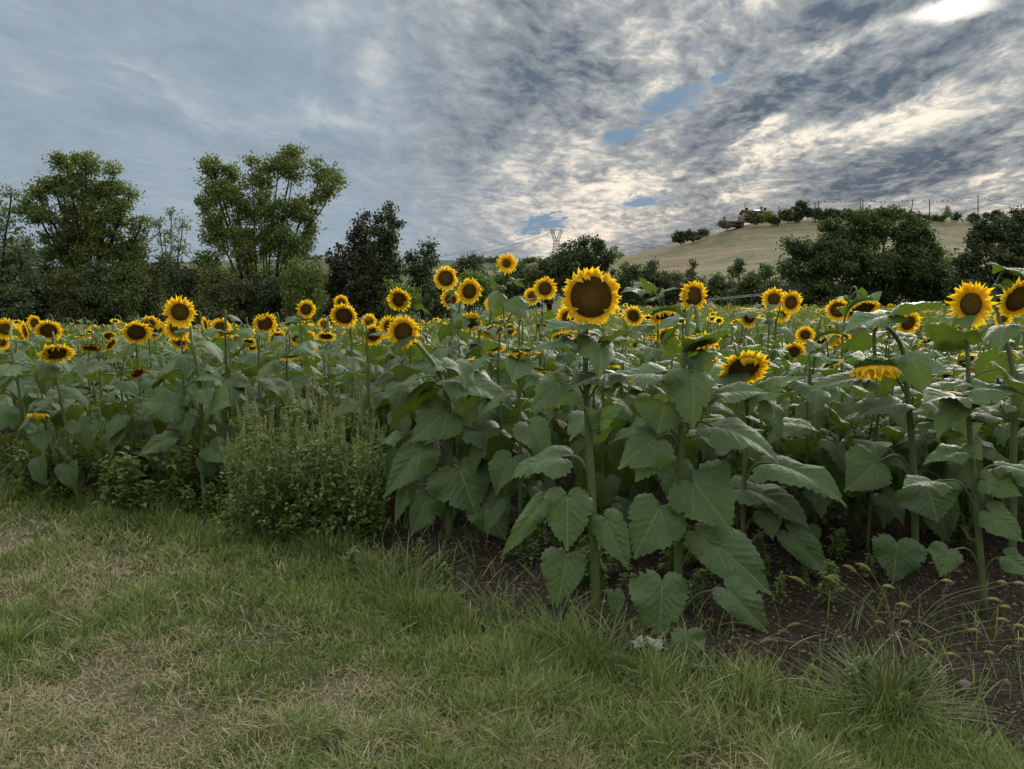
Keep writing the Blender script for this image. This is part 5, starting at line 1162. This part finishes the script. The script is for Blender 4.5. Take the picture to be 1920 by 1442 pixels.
# foxtail clump at lower right
def foxtail():
    B = ground_at(1665, 1335); t = thing('foxtail_grass', 'big clump of yellow-green foxtail grass with bristly nodding heads at lower right', 'grass clump', B)
    mb = tuftmesh(91, 90, .22, .26, .003); m2 = tuftmesh(92, 420, .13, .36, .003)
    V = np.concatenate(m2.v); mb.add(V, np.concatenate(m2.f4), tone=np.concatenate(m2.at))
    obj('blades', mb.mesh('blades', [M_TUFTY]), t); r = random.Random(8)
    M_FOX = mat('foxtail_head', f_simple((.20, .22, .06), (.42, .38, .14), (.35, .35, .08), .25))
    tips = [(1566,1092,.0),(1605,1072,0),(1632,1070,.0),(1655,1098,.02),(1680,1132,.02),(1690,1165,0),(1765,1088,0),(1870,1090,.05),(1900,1092,.05),(1850,1122,.0),(1875,1136,0),(1868,1160,.0),(1900,1172,-.05),(1815,1180,0),(1905,1198,-.05),(1845,1222,-.1),(1575,1090,.1),(1510,1096,.1),(1450,1200,-.1),(1500,1170,.05),(1720,1200,.0),(1640,1165,.1),(1770,1225,-.1)]
    for (px, py, dd) in tips:
        E = np.array(at(px, py, B.y+.12+dd)-B); side = np.sign(E[0]) or 1
        m = MB(); c = np.array([E[0]*.35, E[1]*.4, E[2]*.85]); pts = spline([(r.uniform(-.05, .05), r.uniform(-.05, .05), 0), c, E], 14); m.tube(pts, np.linspace(.0018, .001, len(pts)), 5)
        obj('stalk', m.mesh('stalk', [M_TUFTY]), t)
        L = r.uniform(.045, .075); m = MB(); vert = py < 1110 and px < 1640
        d0 = np.array([side*.8, 0, .1 if not vert else .7])*1.15; N = 190
        for i in range(N):
            f = i/N; q = E + d0*L*f - np.array([0, 0, L*.35*f*f]); a = i*2.4; w = .0042*math.sin(PI*(.12+.86*f)); o = np.array([math.cos(a)*.4, math.sin(a), math.cos(a)])*w; s = .0025
            m.add([q+o*.3, q+o+np.array([s, 0, 0]), q+o*1.9+d0*.004, q+o-np.array([s*.4, 0, s])], (), [(0, 1, 2), (0, 2, 3), (1, 3, 2)], tone=r.random())
        m.tube([E, E+d0*L*.5-np.array([0, 0, L*.09]), E+d0*L-np.array([0, 0, L*.35])], [.002, .003, .0008], 5)
        obj('seed_head', m.mesh('seed_head', [M_FOX]), t)
foxtail()
for (dx, dy, h) in [(-.12, .05, .2), (.1, .02, .17), (.02, -.08, .16), (.2, .1, .22), (-.22, -.04, .14), (-.05, .12, .2)]:
    g = ground_at(1665, 1335); place_weed(BV[ra.randrange(4)], g.x+dx, g.y+dy, h, .5, "leafy weed growing up through the big foxtail clump", "weed", "leafy weeds in the foxtail clump", "leafy_weed")
# thin bent dry stalks on the soil, withered leaf litter, clods and stones
def litter():
    r = np.random.default_rng(19); mb = MB(); k = 0
    while k < 3200:
        y = r.uniform(2.3, 6.5); x = r.uniform(-1.6, 3.4); s = float(soil_amt(np.array(x), np.array(y)))
        if s < .4 or abs(x) > .8*y: continue
        k += 1; L = r.uniform(.004, .02)*(1.5 if r.random() < .1 else 1); a = r.uniform(0, 6.28); z = float(ground_z(np.array(x), np.array(y)))+.006; c, s_ = math.cos(a), math.sin(a); w = L*r.uniform(.15, .45); h = r.uniform(0, .012)
        mb.add([(x-c*L, y-s_*L, z), (x-s_*w, y+c*w, z+h), (x+c*L, y+s_*L, z+h*.6), (x+s_*w, y-c*w, z+.002)], [(0, 3, 2, 1)], tone=r.uniform(0, 1))
    M = mat('dry_litter', f_simple((.045, .03, .018), (.20, .15, .09), None))
    tag(obj('leaf_litter', mb.mesh('leaf_litter', [M])), 'dry leaf scraps scattered over the bare soil', 'leaf litter', kind='stuff')
    mb = MB(); k = 0
    ico = np.array([(0, 0, 1), (.9, 0, .4), (.28, .85, .4), (-.72, .53, .4), (-.72, -.53, .4), (.28, -.85, .4), (.72, .53, -.4), (-.28, .85, -.4), (-.9, 0, -.4), (-.28, -.85, -.4), (.72, -.53, -.4)])
    fc = [(0,1,2),(0,2,3),(0,3,4),(0,4,5),(0,5,1),(1,6,2),(2,7,3),(3,8,4),(4,9,5),(5,10,1),(6,7,2),(7,8,3),(8,9,4),(9,10,5),(10,6,1)]
    while k < 4500:
        y = r.uniform(2.3, 7); x = r.uniform(-1.8, 3.6); s = float(soil_amt(np.array(x), np.array(y)))
        if s < .45 or abs(x) > .8*y: continue
        k += 1; sz = r.uniform(.003, .012)*(2.0 if r.random() < .06 else 1); z = float(ground_z(np.array(x), np.array(y)))
        mb.add(ico*sz*r.uniform(.6, 1.3, 3)*(1+r.normal(size=(11, 1))*.25)+np.array([x, y, z+sz*.2]), (), fc, tone=r.uniform(0, 1)**2)
    M = mat('clods', f_simple((.05, .036, .026), (.19, .15, .12), None, rough=.95, spec=.1, scale=60))
    tag(obj('soil_clods', mb.mesh('soil_clods', [M])), 'small clods and stones on the bare soil', 'soil clods', kind='stuff')
litter()
M_SCRAP = mat('white_plastic', lambda t: princ(t, t.mix(t.noise(geo(t), 40, 3)[0], (.25, .245, .235), (.45, .45, .44)), .5, .4))
def scrap(px, py, w, h, seed, lab):
    B = ground_at(px, py); r = np.random.default_rng(seed); n = 9; g = np.linspace(-1, 1, n); X, Y = np.meshgrid(g, g)
    ang = np.arctan2(Y, X); rad = np.maximum(abs(X), abs(Y)); k = 1-.25*rad*(.5+.5*np.sin(ang*5+seed))
    Z = (fbm(X*1.8+seed, Y*1.8, seed, 3)-.35)*.045 + .012*np.abs(np.sin(X*6+Y*3))
    V = np.stack([X*w*k, Y*h*k, Z+.01], -1).reshape(-1, 3); i = np.arange(n-1)[:, None]*n; j = np.arange(n-1)[None]
    e = obj('white_scrap', mesh_np('white_scrap', V, [np.stack([i+j, i+j+1, i+n+j+1, i+n+j], -1).reshape(-1, 4)], [M_SCRAP]), loc=B); e.rotation_euler = (R(18), 0, seed*.9)
    sm = e.modifiers.new('thick', 'SOLIDIFY'); sm.thickness = .002
    tag(e, lab, 'scrap')
scrap(1196, 1212, .05, .032, 1, 'crumpled white scrap lying on the soil, left of the two')
scrap(1228, 1216, .048, .045, 2, 'crumpled white scrap lying on the soil, right of the two')
scrap(1000, 1216, .016, .012, 3, 'tiny white scrap alone at the grass edge below the giant sunflower')
